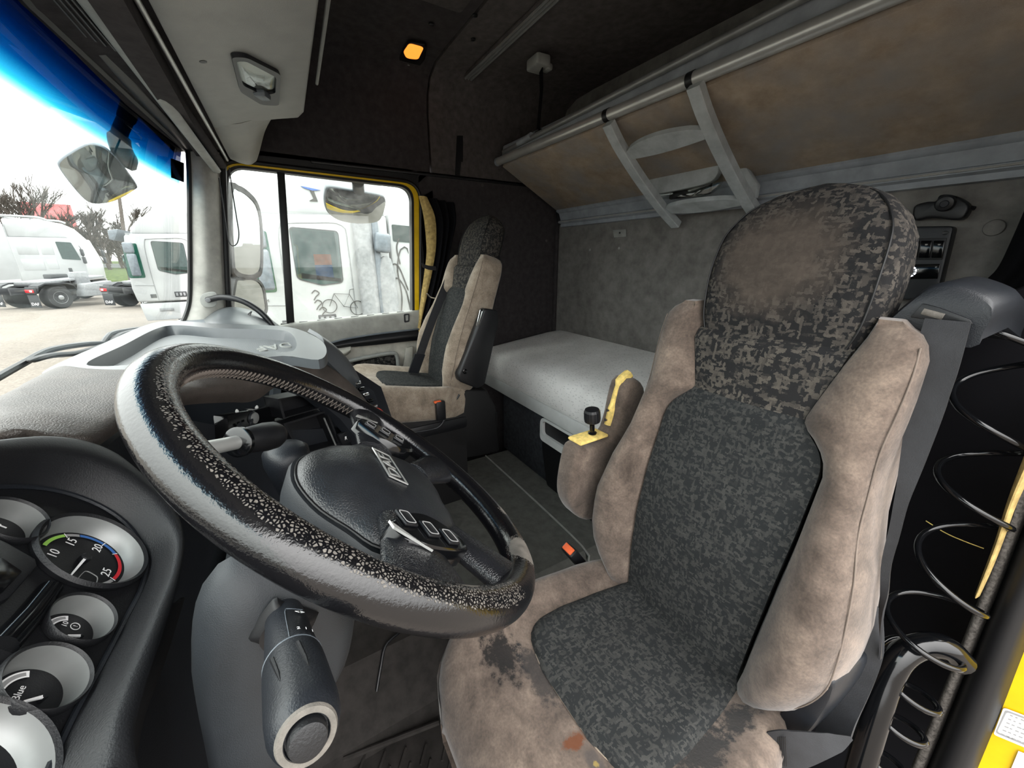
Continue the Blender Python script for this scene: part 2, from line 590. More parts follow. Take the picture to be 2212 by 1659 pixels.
# clear glass and the blue shade band of the windscreen
def glass(name, tint=(0.94, 0.97, 0.95), band=None, refl=0.06, dirt=0.0):
    t = NT(name)
    t.n.remove(t.b)
    tr = t.add('ShaderNodeBsdfTransparent'); gl = t.add('ShaderNodeBsdfGlossy')
    gl.inputs['Roughness'].default_value = 0.01
    lw = t.add('ShaderNodeLayerWeight'); lw.inputs[0].default_value = 0.5
    mx = t.add('ShaderNodeMixShader')
    t.ln(t.math('ADD', t.math('MULTIPLY', t.math('POWER', lw.outputs['Facing'], 5.0), 0.55), refl * 0.5, clamp=True), mx.inputs[0])
    if band:
        sx = t.add('ShaderNodeSeparateXYZ'); t.ln(t.co(), sx.inputs[0])
        mr = t.add('ShaderNodeMapRange'); mr.inputs[1].default_value = band[0]; mr.inputs[2].default_value = band[1]
        t.ln(sx.outputs[2], mr.inputs[0])
        col = t.ramp(mr.outputs[0], [(0.0, (*tint, 1)), (0.22, (0.10, 0.44, 0.56, 1)), (0.45, (0.004, 0.13, 0.27, 1)), (0.75, (0.0, 0.045, 0.12, 1)), (1.0, (0.0, 0.012, 0.045, 1))])
        t.ln(col, tr.inputs[0])
    else:
        tr.inputs[0].default_value = (*tint, 1)
    a = mx.outputs[0]
    t.ln(tr.outputs[0], mx.inputs[1]); t.ln(gl.outputs[0], mx.inputs[2])
    if dirt:
        df = t.add('ShaderNodeBsdfTranslucent'); df.inputs[0].default_value = (0.8, 0.8, 0.78, 1)
        m2 = t.add('ShaderNodeMixShader')
        t.ln(t.math('MULTIPLY', t.ramp(t.noise(5, 5, rough=0.7), [(0.4, (0, 0, 0)), (0.8, (255, 255, 255))]), dirt), m2.inputs[0])
        t.ln(a, m2.inputs[1]); t.ln(df.outputs[0], m2.inputs[2]); a = m2.outputs[0]
    t.ln(a, t.out.inputs[0])
    M[name] = t.m


glass('screen_glass', (0.95, 0.98, 0.97), band=(0.275, 0.44))
glass('door_glass', (0.93, 0.97, 0.95), dirt=0.10)
glass('lens_clear', (0.9, 0.92, 0.9), refl=0.12)
glass('truck_glass', (0.30, 0.42, 0.40), refl=0.10)
glass('truck_glass_green', (0.35, 0.55, 0.50), refl=0.08)
emit('amber_glow', (255, 140, 50), 0.16)
emit('dial_glow', (235, 240, 245), 0.8)
# ------------------------------------------------------------------ cab shell
XW, YB, ZF, ZT = 2.30, -1.75, -1.42, -1.23
PROF = [(2.30, 0.45), (2.30, 0.74), (2.285, 0.82), (2.24, 0.885), (2.15, 0.918), (2.0, 0.925), (1.0, 0.925), (0.1, 0.925), (-0.03, 0.90), (-0.09, 0.82), (-0.09, 0.45)]


def lining(name, y0, y1, mat, parent):
    inner = [V(x, 0, z) for x, z in PROF]
    cx, cz = 1.1, 0.2
    outer = [V(x + (0.04 if x > cx else -0.04) * (1 if (x > 2.1 or x < 0) else 0), 0, z + (0.04 if z > 0.86 else 0)) for x, z in PROF]
    ring = inner + outer[::-1]
    m = MB()
    m.loft([[p + V(0, y0, 0) for p in ring], [p + V(0, y1, 0) for p in ring]])
    return m.build(name, mat, parent)


ceil = empty('ceiling', (1.1, -0.8, 0.92)); tag(ceil, 'dark grey fabric roof lining of the truck cab', kind='structure')
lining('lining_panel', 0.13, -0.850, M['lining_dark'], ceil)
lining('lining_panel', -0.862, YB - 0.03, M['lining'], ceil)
MB().loft([[V(x + (0.05 if x > 1 else -0.05), y, z + 0.05) for x, z in PROF] + [V(x + (0.07 if x > 1 else -0.07), y, z + 0.07) for x, z in PROF][::-1] for y in (-0.80, -0.90)]).build('seam_backing', M['black'], ceil)
# roof hatch panel with screw plugs
p = [at(905, 0, z=0.92), at(1020, 33, z=0.92), at(1075, -25, z=0.92), at(980, -60, z=0.92)]
MB().prism([q + V(0, 0, -0.004) for q in rpoly([V(1.2, -0.50, 0.92), V(1.72, -0.50, 0.92), V(1.72, -0.80, 0.92), V(1.2, -0.80, 0.92)], 0.02)], V(0, 0, 0.01), 0.002).build('hatch_panel', M['lining'], ceil)
for u, v in ((932, 52), (1026, 33), (1022, 85)):
    q = at(u, v, z=0.92)
    MB().lathe([(0.011, 0.002), (0.011, -0.003), (0.008, -0.005), (0.0, -0.005)], q, (0, 0, 1), 14).build('screw_plug', M['black'], ceil)

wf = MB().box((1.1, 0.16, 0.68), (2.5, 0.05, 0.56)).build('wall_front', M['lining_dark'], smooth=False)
tag(wf, 'dark fabric wall above the windscreen under the high roof', kind='structure')
wb = MB().box((1.1, YB - 0.03, -0.24), (2.5, 0.06, 2.42)).build('wall_back', M['backwall'], smooth=False)
tag(wb, 'grey felt rear wall of the cab behind the bunks', kind='structure')
wr = empty('wall_right', (2.32, -1.3, -1.4)); tag(wr, 'dark felt side wall behind the passenger door', kind='structure')
MB().box((2.33, -1.275, -0.49), (0.06, 0.99, 1.90)).build('lower_panel', M['lining_dark'], wr, smooth=False)
MB().box((2.298, -1.0, 0.447), (0.016, 1.5, 0.014), 0.004).build('edge_trim', M['black'], wr)
MB().prism([at(u, v, x=2.297) for u, v in ((987, 293), (1000, 293), (1000, 350), (996, 350), (993, 385), (983, 385))], (0.012, 0, 0)).build('slot_strip', M['black'], wr, smooth=False)
for u, v in ((960, 302), (1050, 275), (1180, 520), (1110, 160), (1042, 400)):
    q = at(u, v, x=2.299)
    if u == 1180: q = at(u, v, x=2.3)
    MB().lathe([(0.009, 0.0), (0.009, -0.003), (0.0, -0.004)], q, (1, 0, 0), 12).build('screw_plug', M['lining'], wr)
MB().box((2.285, YB + 0.012, -0.1), (0.03, 0.024, 1.2), 0.008).build('corner_strip', M['lining_dark'], wr)
wl = MB().box((-0.10, -1.40, -0.25), (0.06, 0.76, 2.4)).build('wall_left', M['black'], smooth=False)
tag(wl, 'black side wall behind the driver seat', kind='structure')
fw = MB().box((1.1, 0.48, -0.86), (2.5, 0.06, 1.14)).build('wall_firewall', M['black'], smooth=False)
tag(fw, 'black bulkhead below the dashboard', kind='structure')

# floor, tunnel
fl = empty('floor', (1.1, -0.6, ZF)); tag(fl, 'dark cab floor with moulded mat and carpeted engine tunnel', kind='structure')
MB().box((1.1, -0.62, ZF - 0.02), (2.5, 2.3, 0.04)).build('floor_pan', M['floor_mat'], fl, smooth=False)
tun = [V(0.86, 0, ZF), V(0.90, 0, ZF + 0.02), V(0.985, 0, ZT - 0.04), V(1.03, 0, ZT), V(1.3, 0, ZT + 0.003), V(1.7, 0, ZT + 0.003), V(2.02, 0, ZT), V(2.06, 0, ZT - 0.03), V(2.09, 0, ZF)]
MB().loft([[p + V(0, y, 0) for p in tun] for y in (-0.42, -0.8, -1.25)]).build('engine_tunnel', M['carpet'], fl, ang=30)
MB().loft([[p + V(0, y, -.002) for p in tun] for y in (0.42, 0.1, -0.3, -0.42)]).build('tunnel_front', M['floor_mat'], fl, ang=30)
# front carpet laid over the tunnel, its bound edge a pale ridge
MB().tube(cr([V(0.99, -0.985, ZT - 0.022), V(1.04, -1.0, ZT + 0.003), V(1.4, -1.01, ZT + 0.006), V(1.8, -1.012, ZT + 0.006), V(2.02, -1.015, ZT + 0.003)], 30), 0.005, 8).build('carpet_binding', M['seam_line'], fl)
# moulded footwell mat ribs near the pedals
MB().tube(cr([at(742, 1640, z=ZF + 0.01), at(850, 1598, z=ZF + 0.01), at(948, 1560, z=ZF + 0.01)], 12), 0.008, 8).build('mat_edge', M['floor_mat'], fl)
for k in range(5):
    for j in range(3):
        c = at(780 + 45 * k + 10 * j, 1655 - 8 * k + 34 * j, z=ZF)
        MB().tube([c + V(-0.02, 0.015, 0.003), c + V(0.02, -0.015, 0.003)], [0.004, 0.004], 6).build('tread_rib', M['floor_mat'], fl)
tri = [at(775, 1470, z=ZF + 0.06), at(800, 1490, z=ZF + 0.06), at(935, 1435, z=ZF + 0.06), at(940, 1345, z=ZF + 0.06)]
cab = cr([V(0.955, -0.075, ZT - 0.070), V(0.99, -0.10, ZT - 0.027), V(1.03, -0.13, ZT + 0.008), V(1.06, -0.19, ZT + 0.008), V(1.12, -0.21, ZT + 0.008), V(1.2, -0.20, ZT + 0.008)], 24)
tag(MB().tube(cab, 0.005, 8).build('floor_cable', M['black']), 'thin black cable lying on the carpeted tunnel below the steering wheel', 'cable')

# ------------------------------------------------------------------ lower bunk
bk = empty('lower_bunk', (1.15, -1.45, ZT), 'bunk base with charcoal carpet front and pale front rail', 'bunk')
MB().box((1.08, -1.46, -1.01), (1.96, 0.58, 0.43), 0.01).build('base_box', M['bunk_base'], bk)
MB().box((1.14, -1.44, -0.78), (2.28, 0.60, 0.03)).build('bunk_board', M['black'], bk, smooth=False)
MB().box((1.12, -1.128, -0.762), (2.22, 0.03, 0.076), 0.008).build('front_rail', M['bunk_rail'], bk)
dr = MB().prism(rpoly([V(0.75, -1.168, -0.815), V(1.575, -1.168, -0.815), V(1.575, -1.168, -1.0), V(1.52, -1.168, -1.215), V(0.75, -1.168, -1.215)], 0.02), (0, 0.026, 0), 0.004).build('drawer_front', M['black'], bk)
o = rpoly([V(0.95, -1.141, -0.808), V(1.57, -1.141, -0.808), V(1.57, -1.141, -0.945), V(0.95, -1.141, -0.945)], [0.01, 0.045, 0.03, 0.01])
i = rpoly([V(0.97, -1.141, -0.823), V(1.552, -1.141, -0.823), V(1.545, -1.141, -0.905), V(0.97, -1.141, -0.905)], [0.01, 0.035, 0.02, 0.01])
MB().ring(o, i, (0, 0.018, 0)).build('drawer_handle', M['bunk_rail'], dr)
MB().box((1.26, -1.15, -0.87), (0.58, 0.012, 0.09)).build('handle_recess', M['chrome'], dr)

mt = MB()
prof = [(-1.118, -0.722), (-1.11, -0.70), (-1.108, -0.64), (-1.118, -0.585), (-1.15, -0.558), (-1.25, -0.545), (-1.45, -0.52), (-1.65, -0.495), (-1.735, -0.49), (-1.742, -0.52), (-1.742, -0.72)]
rings = []
for x, k in ((0.02, 0), (0.03, 0.8), (0.06, 1), (0.6, 1.0), (1.2, 1.0), (1.8, 1), (2.12, 1), (2.20, 0.97), (2.245, 0.88), (2.268, 0.7), (2.272, 0.4)):
    rings.append([V(x, -1.43 + (y + 1.43) * (0.93 + 0.07 * k), -0.722 + (z + 0.722) * (0.6 + 0.4 * k)) for y, z in prof])
mt.loft(rings)
mo = mt.build('mattress', M['mattress'], ang=60)
tag(mo, 'pale grey woven mattress lying on the lower bunk', 'mattress')

# ------------------------------------------------------------------ upper bunk folded up
ub = empty('upper_bunk', (1.1, -1.72, 0.3), 'folded upper bunk with brown fleece underside and silver front tubes', 'bunk')
A, B = V(0, -1.262, 0.515), V(0, -1.70, 0.300)
nrm = V(0, 0.215, -0.438).normalized()
X0, X1 = -0.05, 2.21
MB().prism([V(X0, A.y, A.z), V(X1, A.y, A.z), V(X1 + 0.03, B.y, B.z), V(X0, B.y, B.z)], -nrm * 0.03, 0.006).build('underside_panel', M['bunk_brown'], ub)
MB().prism([V(X0, A.y - 0.005, A.z + 0.03), V(X1, A.y - 0.005, A.z + 0.03), V(X1 + 0.03, B.y + 0.02, B.z + 0.03), V(X0, B.y + 0.02, B.z + 0.03)], -nrm * 0.08, 0.01).build('bunk_mattress', M['lining_dark'], ub)
def bar(x0, x1, y, z, r, n=16, y1=None, z1=None):
    return MB().tube([V(x0, y, z), V((x0 + x1) / 2, (y + (y1 if y1 else y)) / 2, (z + (z1 if z1 else z)) / 2), V(x1, y1 if y1 else y, z1 if z1 else z)], r, n)
bar(X0, 2.235, -1.25, 0.545, 0.0215, 20).build('front_tube', M['silver'], ub)
bar(X0, 2.20, -1.238, 0.635, 0.0125, 14, -1.268, 0.590).build('guard_tube', M['silver_dark'], ub)
MB().prism([V(X0, -1.262, 0.560), V(X0, -1.275, 0.625), V(X0, -1.31, 0.640), V(X0, -1.30, 0.53)], (2.27, 0, 0), 0.004).build('edge_profile', M['rail_grey'], ub)
MB().box((1.07, -1.270, 0.583), (2.26, 0.004, 0.003)).build('profile_highlight', M['silver'], ub, smooth=False)  # bright strip laid on as the highlight of the edge profile
MB().tube([V(2.225, -1.25, 0.545), V(2.245, -1.25, 0.545), V(2.252, -1.25, 0.545)], [0.0225, 0.0225, 0.016], 20).build('tube_end_cap', M['rail_grey'], ub)
MB().tube(cr([V(2.03, -1.263, 0.598), V(1.96, -1.262, 0.600), V(1.90, -1.261, 0.604)], 8), 0.016, 14).build('guard_sleeve', M['rail_grey'], ub)
for px_ in (1312, 1495):
    q = at(px_, 262 if px_ == 1312 else 172, y=-1.25)
    MB().tube([V(q.x - 0.012, -1.25, 0.545), V(q.x + 0.012, -1.25, 0.545)], 0.0235, 20).build('tube_clip', M['black'], ub)

# hinge rail of the upper bunk along the rear wall
hr = empty('bunk_hinge_rail', (1.1, -1.74, 0.2), 'grey moulded hinge rail along the rear wall below the upper bunk', 'rail')
P = [(-1.700, 0.318), (-1.684, 0.312), (-1.680, 0.300), (-1.688, 0.290), (-1.700, 0.286), (-1.716, 0.245), (-1.700, 0.240), (-1.700, 0.228), (-1.718, 0.222), (-1.722, 0.205), (-1.748, 0.203), (-1.748, 0.318)]
MB().loft([[V(x, y, z) for y, z in P] for x in (-0.05, 2.225)]).build('moulded_profile', M['rail_grey'], hr)
MB().tube([V(-0.05, -1.698, 0.2345), V(2.22, -1.698, 0.2345)], 0.0035, 8).build('bright_edge', M['silver'], hr)
MB().prism(rpoly([V(2.232, -1.748, 0.318), V(2.232, -1.682, 0.312), V(2.232, -1.692, 0.235), V(2.232, -1.748, 0.20)], 0.015), (-0.012, 0, 0)).build('end_cap', M['black'], hr)

# small bracket on the rear wall
br = empty('wall_bracket', at(1339, 503, y=-1.745), 'small pale metal bracket with a hole on the rear wall left of the ladder', 'bracket')
a = [at(u, v, y=-1.748) for u, v in ((1325, 497), (1353, 495), (1354, 511), (1327, 513))]
MB().prism(a, (0, 0.004, 0), 0.001).build('plate', M['grey_light'], br)
q = at(1339, 503, y=-1.743); MB().lathe([(0.005, 0.0), (0.005, 0.003), (0, 0.003)], q, (0, 1, 0), 10).build('bolt', M['black'], br)
for u, v in ((1275, 540), (1338, 536)):
    q = at(u, v, y=-1.749); tag(MB().lathe([(0.008, 0.0), (0.007, 0.004), (0, 0.005)], q, (0, 1, 0), 12).build('wall_button', M['grey_light']), 'small round felt button on the rear wall ' + ('nearer the corner' if u == 1275 else 'just under the metal bracket'), 'button', 'rear wall buttons')

# ceiling rail
cr_ = empty('ceiling_rail', (1.4, -1.05, 0.915), 'grooved metal curtain rail on the roof lining', 'rail')
for k, dy in enumerate((-0.016, 0.0, 0.016)):
    MB().tube([V(2.19, -1.05 + dy, 0.900), V(0.0, -1.03 + dy, 0.912)], 0.0065, 8).build('rail_ridge', M['silver_dark'], cr_)
MB().prism([V(2.2, -1.075, 0.904), V(2.2, -1.025, 0.904), V(0, -1.005, 0.917), V(0, -1.055, 0.917)], (0, 0, 0.012), 0.002).build('rail_base', M['lining'], cr_)

# strap with ceiling bracket that holds the upper bunk
sp_ = empty('bunk_strap', at(1165, 125, z=0.90), 'black webbing strap hanging from a grey ceiling bracket to the upper bunk', 'strap')
q = at(1165, 125, z=0.90)
MB().prism(rpoly([q + V(0.055, -0.045, 0), q + V(0.055, 0.04, 0), q + V(-0.05, 0.045, 0), q + V(-0.055, -0.03, 0)], 0.015), (0, 0, -0.045), 0.008).build('bracket', M['grey_light'], sp_)
MB().box(q + V(-0.02, -0.035, -0.04), (0.05, 0.03, 0.03), 0.01).build('bracket_loop', M['grey_light'], sp_)
MB().strap([q + V(0.0, -0.01, -0.03), q + V(0.005, -0.02, -0.12), V(1.86, -1.275, 0.64), V(1.86, -1.278, 0.60)], V(0.026, -0.01, 0), 0.004).build('webbing', M['curtain_black'], sp_)
MB().box((1.86, -1.285, 0.60), (0.07, 0.03, 0.05), 0.01).build('anchor', M['black'], sp_)

# ------------------------------------------------------------------ ladder stowed against the upper bunk
ld = empty('bunk_ladder', (1.12, -1.45, 0.25), 'grey plastic bunk ladder stowed under the upper bunk', 'ladder')
def lrail(x, pts):
    path = cr([V(x + dx, y, z) for dx, y, z in pts], 22)
    rings = []
    for i, p in enumerate(path):
        t = (path[min(i + 1, 21)] - path[max(i - 1, 0)]).normalized()
        n2 = t.cross(V(1, 0, 0)).normalized()
        if n2.z > 0: n2 = -n2
        w, h = 0.023, 0.017
        c = [(-w, -h * .8), (-w * .86, -h), (w * .86, -h), (w, -h * .8), (w, h * .8), (w * .86, h), (-w * .86, h), (-w, h * .8)]
        rings.append([p + V(1, 0, 0) * a + n2 * b for a, b in c])
    return MB().loft(rings).build('side_rail', M['ladder_grey'], ld, ang=28)
LP = [(0, -1.232, 0.508), (0, -1.30, 0.440), (0.0, -1.41, 0.352), (0, -1.53, 0.268), (0, -1.63, 0.205), (0, -1.715, 0.158)]
lrail(1.31, LP); lrail(0.935, [(a, y, z + 0.012) for a, y, z in LP])
def lpt(s):
    path = cr([V(0, y, z) for _, y, z in LP], 60)
    return path[int(s * 59)], (path[min(int(s * 59) + 1, 59)] - path[max(int(s * 59) - 1, 0)]).normalized()
for s, dep, kind in ((0.30, 0.085, 0), (0.86, 0.09, 0)):
    p, t = lpt(s)
    n2 = t.cross(V(1, 0, 0)).normalized()
    if n2.z > 0: n2 = -n2
    d = (t * -0.92 + n2 * 0.15).normalized()
    rows = []
    for q_, k in ((0.0, 0), (0.5, 0.5), (1.0, 1.0)):
        rows.append([p + V(0.95 + 0.345 * j / 10, 0, 0) + d * (dep * q_ * (0.45 + 0.55 * math.sin(math.pi * j / 10) ** 0.7)) + n2 * (0.012 * math.sin(math.pi * j / 10)) for j in range(11)])
    MB().patch(rows, 24, 8, 0.018).build('tread', M['ladder_grey'], ld, ang=50)
# moulded cover behind the ladder (reading-lamp pod of the bunk)
lp = empty('bunk_light_pod', at(1480, 385, y=-1.60), 'grey moulded pod with clear cover behind the bunk ladder', 'light')
c0 = [at(u, v, y=-1.62) for u, v in ((1405, 395), (1425, 375), (1530, 345), (1560, 355), (1555, 385), (1520, 402), (1425, 420), (1407, 412))]
MB().prism(cr(c0, 32, True), (0, 0.03, 0.0), 0.006).build('pod_cover', M['ladder_grey'], lp)
c1 = [at(u, v, y=-1.615) for u, v in ((1418, 418), (1520, 400), (1558, 375), (1560, 400), (1520, 425), (1430, 430))]
MB().prism(cr(c1, 24, True), (0, 0.02, 0), 0.003).build('clear_lens', M['lens_clear'], lp)
MB().box(at(1490, 412, y=-1.64), (0.20, 0.02, 0.05), 0.006).build('lamp_body', M['black'], lp)
MB().prism([at(u, v, y=-1.66) for u, v in ((1590, 345), (1620, 360), (1645, 400), (1640, 430), (1610, 410), (1598, 370))], (0, 0.03, 0), 0.008).build('pod_wing', M['ladder_grey'], lp)
# ------------------------------------------------------------------ seats (built once at the origin: x across, y forward, z up; origin at the cushion-backrest joint)
HW = [(-0.02, .155), (0, .182), (.05, .222), (.12, .250), (.2, .252), (.3, .234), (.37, .215), (.45, .206), (.55, .208), (.62, .206), (.645, .196), (.66, .17)]
CW = [(-0.02, .122), (0, .125), (.18, .136), (.31, .141), (.42, .141), (.445, .134), (.465, .118), (.48, .098), (.49, .09), (.50, .090), (.536, .100), (.584, .114), (.632, .133), (.66, .14)]
PK = [(-0.02, .03), (0, .045), (.1, .072), (.2, .075), (.3, .065), (.4, .052), (.5, .045), (.58, .036), (.63, .022), (.66, -.005)]
W0 = [(-0.02, .0), (0, .004), (.1, .018), (.2, .024), (.3, .018), (.4, .006), (.5, .0), (.6, .002), (.66, .008), (.72, .012), (.78, .006), (.83, -.01), (.86, -.03), (.877, -.055)]
def rows_bolster(side):
    R = []
    vs = [-0.02, 0, .025, .05, .09, .13, .17, .21, .25, .3, .34, .38, .42, .44, .455, .47, .48, .49, .50, .53, .56, .59, .615, .635, .648, .657, .662]
    for v in vs:
        c, h, pk, w0 = interp(v, CW), interp(v, HW), interp(v, PK), interp(v, W0)
        if v > .65: pk *= .4
        d = h - c
        S = [(0, -.012), (0.005 / d, .002), (.12, pk * .42 + .002), (.3, pk * .8), (.52, pk), (.72, pk * .93), (.87, pk * .68), (.96, pk * .3), (1.0, -.012), (1.0, -.05), (.97, -.085), (.85, -.098), (.4, -.1), (0, -.1)]
        bot = -.02 if v <= -.02 else 0
        R.append([V(side * (c + d * a), w0 + w + (bot if 0 < a < 1 else 0), v) for a, w in S])
    last = R[-1]
    R.append([V(p.x * .97, -.04 + (p.y + .04) * .6, .667) for p in last])
    return R
def panel_rows(v0, v1, n, inset, proud, vtop=None):
    """central fabric between the bolsters"""
    R = []
    for i in range(n + 1):
        v = v0 + (v1 - v0) * i / n
        c, w0 = interp(v, CW) - inset, interp(v, W0)
        e = 0.010 * (1 if (i == 0 or i == n) else 0)
        row = []
        for j in range(13):
            a = -1 + j / 6
            vv = v + (vtop(a) if vtop and i >= n - 2 else 0)
            row.append(V(c * a, w0 + proud - e - 0.008 * abs(a) ** 3 + 0.0, vv))
        R.append(row)
    return R

seat = empty('air_suspended_seat', (0, 0, 0))
plastic('suede_piping', (112, 102, 94), .95, bump=0, spec=.1)
back = MB()
shell = []
for v, h in ((-.03, .17), (0, .19), (.2, .225), (.4, .19), (.6, .185), (.65, .16), (.70, .10), (.80, .10), (.84, .07)):
    shell.append([V(-h, -.085, v), V(-h * .8, -.125, v), V(0, -.135, v), V(h * .8, -.125, v), V(h, -.085, v), V(0, -.08, v)])
backrest = MB().loft(shell).build('backrest', M['black'], seat, local=True)
for s in (-1, 1):
    MB().loft(rows_bolster(s)).build('bolster', M['suede'], backrest, ang=60, local=True)
for s in (-1, 1):
    bp_ = []
    for v in (.03, .08, .13, .18, .24, .3, .36, .42, .48, .54, .59, .63):
        c, h_, pk_, w0_ = interp(v, CW), interp(v, HW), interp(v, PK), interp(v, W0)
        bp_.append(V(s * (c + (h_ - c) * .93), w0_ + pk_ * .47 + .0015, v))
    MB().tube(cr(bp_, 50), .0011, 6).build('bolster_piping', M['suede_piping'], backrest, local=True)
MB().patch(panel_rows(-.02, .493, 30, 0.001, .006, None), 26, 60, -.02, None).build('centre_panel', M['fabric_panel'], backrest, ang=60, local=True)
MB().patch(panel_rows(.470, .60, 14, -.004, .000), 26, 20, -.02).build('neck_panel', M['fabric'], backrest, ang=60, local=True)
HH = [(.575, .118), (.60, .124), (.63, .136), (.66, .141), (.70, .143), (.75, .142), (.79, .135), (.82, .120), (.845, .097), (.862, .066), (.874, .030), (.878, .006)]
HB = [(.575, -.08), (.62, -.095), (.80, -.10), (.85, -.095), (.878, -.075)]
rg = []
for v, h in HH:
    f = interp(v, W0) + .004; b = interp(v, HB)
    d = f - b
    S = [(0, 1), (.3, 1), (.6, .99), (.82, .955), (.93, .89), (.985, .77), (1, .6), (1, .3), (.96, .1), (.85, 0), (.4, -.02), (0, -.02)]
    rr = [V(h * a, b + d * w, v) for a, w in S] + [V(-h * a, b + d * w, v) for a, w in S[-2:0:-1]]
    rg.append(rr)
head = MB().loft(rg).build('headrest', M['fabric'], backrest, ang=60, local=True)
pip = [V(interp(v, HH) * .90, interp(v, W0) + .004 - .006 * 1.2, v) for v in (.60, .64, .68, .72, .76, .79, .815, .835)]
pip += [V(interp(v, HH) * .88, interp(v, W0) - .004, v) for v in (.852,)]
top = [V(a, interp(.866, W0) + .002, .862 - 0.0 * a) for a in (.045, 0, -.045)]
MB().tube(cr(pip + top + [V(-p.x, p.y, p.z) for p in pip[::-1]], 70), 0.0016, 6).build('piping', M['seal'], head, local=True)
# stitched seams across the neck
MB().tube(cr([V(a * .112, interp(.594, W0) + .006 - .008 * abs(a) ** 3, .594 + .006 * (1 - a * a)) for a in (-1, -.5, 0, .5, 1)], 20), 0.0016, 6).build('seam', M['seal'], backrest, local=True)
MB().tube(cr([V(a * .10, interp(.49, W0) + .0065 - .008 * abs(a) ** 3, .492 - .006 * abs(a) ** 3) for a in (-1, -.5, 0, .5, 1)], 20), 0.0018, 6).build('seam', M['seal'], backrest, local=True)

# cushion
CHW = [(-.06, .20), (0, .215), (.08, .238), (.2, .248), (.33, .25), (.41, .245), (.45, .228), (.475, .19), (.485, .14)]
CCW = [(-.06, .12), (0, .128), (.1, .142), (.2, .150), (.26, .148), (.285, .135), (.302, .105), (.312, .06), (.315, .02)]
def ctop(y, f):
    """height of the cushion surface at distance y and lateral fraction f of the half width"""
    base = interp(y, [(-.06, -.01), (0, -.004), (.15, .0), (.3, .008), (.38, .012), (.43, 0), (.465, -.03), (.485, -.07)])
    return base + 0.045 * max(0, (abs(f) - .5) / .5) ** 1.2 * (1 if y < .36 else max(0, 1 - (y - .36) / .1)) - .05 * max(0, (abs(f) - .86) / .14) ** 2
cg = []
for y in (-.06, -.02, .02, .06, .1, .15, .2, .25, .3, .34, .38, .41, .435, .455, .47, .48, .485):
    h = interp(y, CHW)
    row = [V(-h * .95, y, -.13), V(-h, y, -.11), V(-h * 1.01, y, -.06)]
    row += [V(h * f, y, ctop(y, f)) for f in (-.985, -.94, -.86, -.75, -.62, -.5, -.35, -.18, 0, .18, .35, .5, .62, .75, .86, .94, .985)]
    row += [V(h * 1.01, y, -.06), V(h, y, -.11), V(h * .95, y, -.13)]
    cg.append(row)
h = interp(.485, CHW)
cg.append([V(p.x * .96, .488, min(p.z, -.09)) for p in cg[-1]])
cg.append([V(p.x * .96, .47, -.14) for p in cg[-1]])
cushion = MB().loft(cg).build('cushion', M['suede'], seat, ang=60, local=True)
pr = []
for i in range(17):
    y = -.05 + .363 * i / 16
    c = interp(y, CCW); h = interp(y, CHW)
    pr.append([V(c * a, y, ctop(y, c * a / h) + .006 - (.010 if abs(a) == 1 or i == 16 else 0)) for a in (-1, -.92, -.6, -.3, 0, .3, .6, .92, 1)])
MB().patch(pr, 26, 40, .008).build('cushion_panel', M['fabric_panel'], cushion, ang=60, local=True)
edge = [V(s * interp(y, CCW), y, ctop(y, interp(y, CCW) / interp(y, CHW)) + .001) for s, ys in ((-1, (-.05, 0, .1, .2, .25, .28, .3, .312)), (1, (.312, .3, .28, .25, .2, .1, 0, -.05))) for y in ys]
MB().tube(cr(edge, 60), 0.0022, 6).build('piping', M['suede'], cushion, local=True)
# suspension base
base = MB()
base.box((0, .19, -.17), (.42, .50, .07), .02)
base.build('seat_pan', M['black'], seat, local=True)
MB().loft([[V(-.20, -.05, z), V(.20, -.05, z), V(.20 + k, .40, z), V(-.20 - k, .40, z)] for z, k in ((-.19, 0), (-.30, .01), (-.50, .01), (-.62, 0))]).build('suspension_cover', M['rubber'], seat, local=True)

def tub(name_parts):
    pass

# passenger copy first, then move the original to the driver's side
ps = copy_tree(seat)
ps.location = (1.86, -0.675, -0.615)
tag(ps, 'brown suede and dark fabric passenger seat beside the far door', 'seat', 'cab seats')
seat.location = (0.345, -0.625, -0.735)
tag(seat, 'large worn suede and dark fabric driver seat behind the steering wheel', 'seat', 'cab seats')
def kids(o, n):
    return [c for c in o.children if c.name.split('.')[0] == n]
REC_D, REC_P = math.radians(9.9), math.radians(17.0)
kids(seat, 'backrest')[0].rotation_euler = (REC_D, 0, 0)
kids(ps, 'backrest')[0].rotation_euler = (REC_P, 0, 0)
kids(ps, 'cushion')[0].rotation_euler = (math.radians(9), 0, 0)
kids(seat, 'cushion')[0].rotation_euler = (math.radians(1), 0, 0)
# passenger pedestal is lower
SD = ((68, 61, 56), (104, 94, 87), (136, 124, 114))
suede('suede_near', cols=SD)
# driver's cushion is stained, his headrest rubbed
suede('suede_driver', cols=SD, stains=[((.125, .365, .0), (1.0, 1.5, .3), .062, (17, 17, 18), .92), ((.062, .325, .0), (.8, 2.0, .3), .060, (30, 31, 33), .75), ((-.168, .085, .03), (2.0, 1.0, .3), .050, (24, 25, 26), .9), ((-.165, .175, .03), (1.6, .8, .3), .055, (26, 27, 28), .9), ((-.10, .325, 0.0), (.8, 2.4, .3), .035, (60, 58, 58), .6), ((-.052, .336, .0), (1.6, 1, .3), .022, (92, 52, 28), .9), ((-.092, .325, .0), (1.6, 1.6, .3), .008, (150, 130, 66), .6)])
fabric('fabric_head', dark=(25, 26, 28), light=(86, 81, 75), scale=125, thr=0.62, wear=((0.02, 0.0, 0.742), 0.115, (84, 76, 69)))
c = kids(seat, 'cushion')[0]; c.data = c.data.copy(); c.data.materials[0] = M['suede_driver']
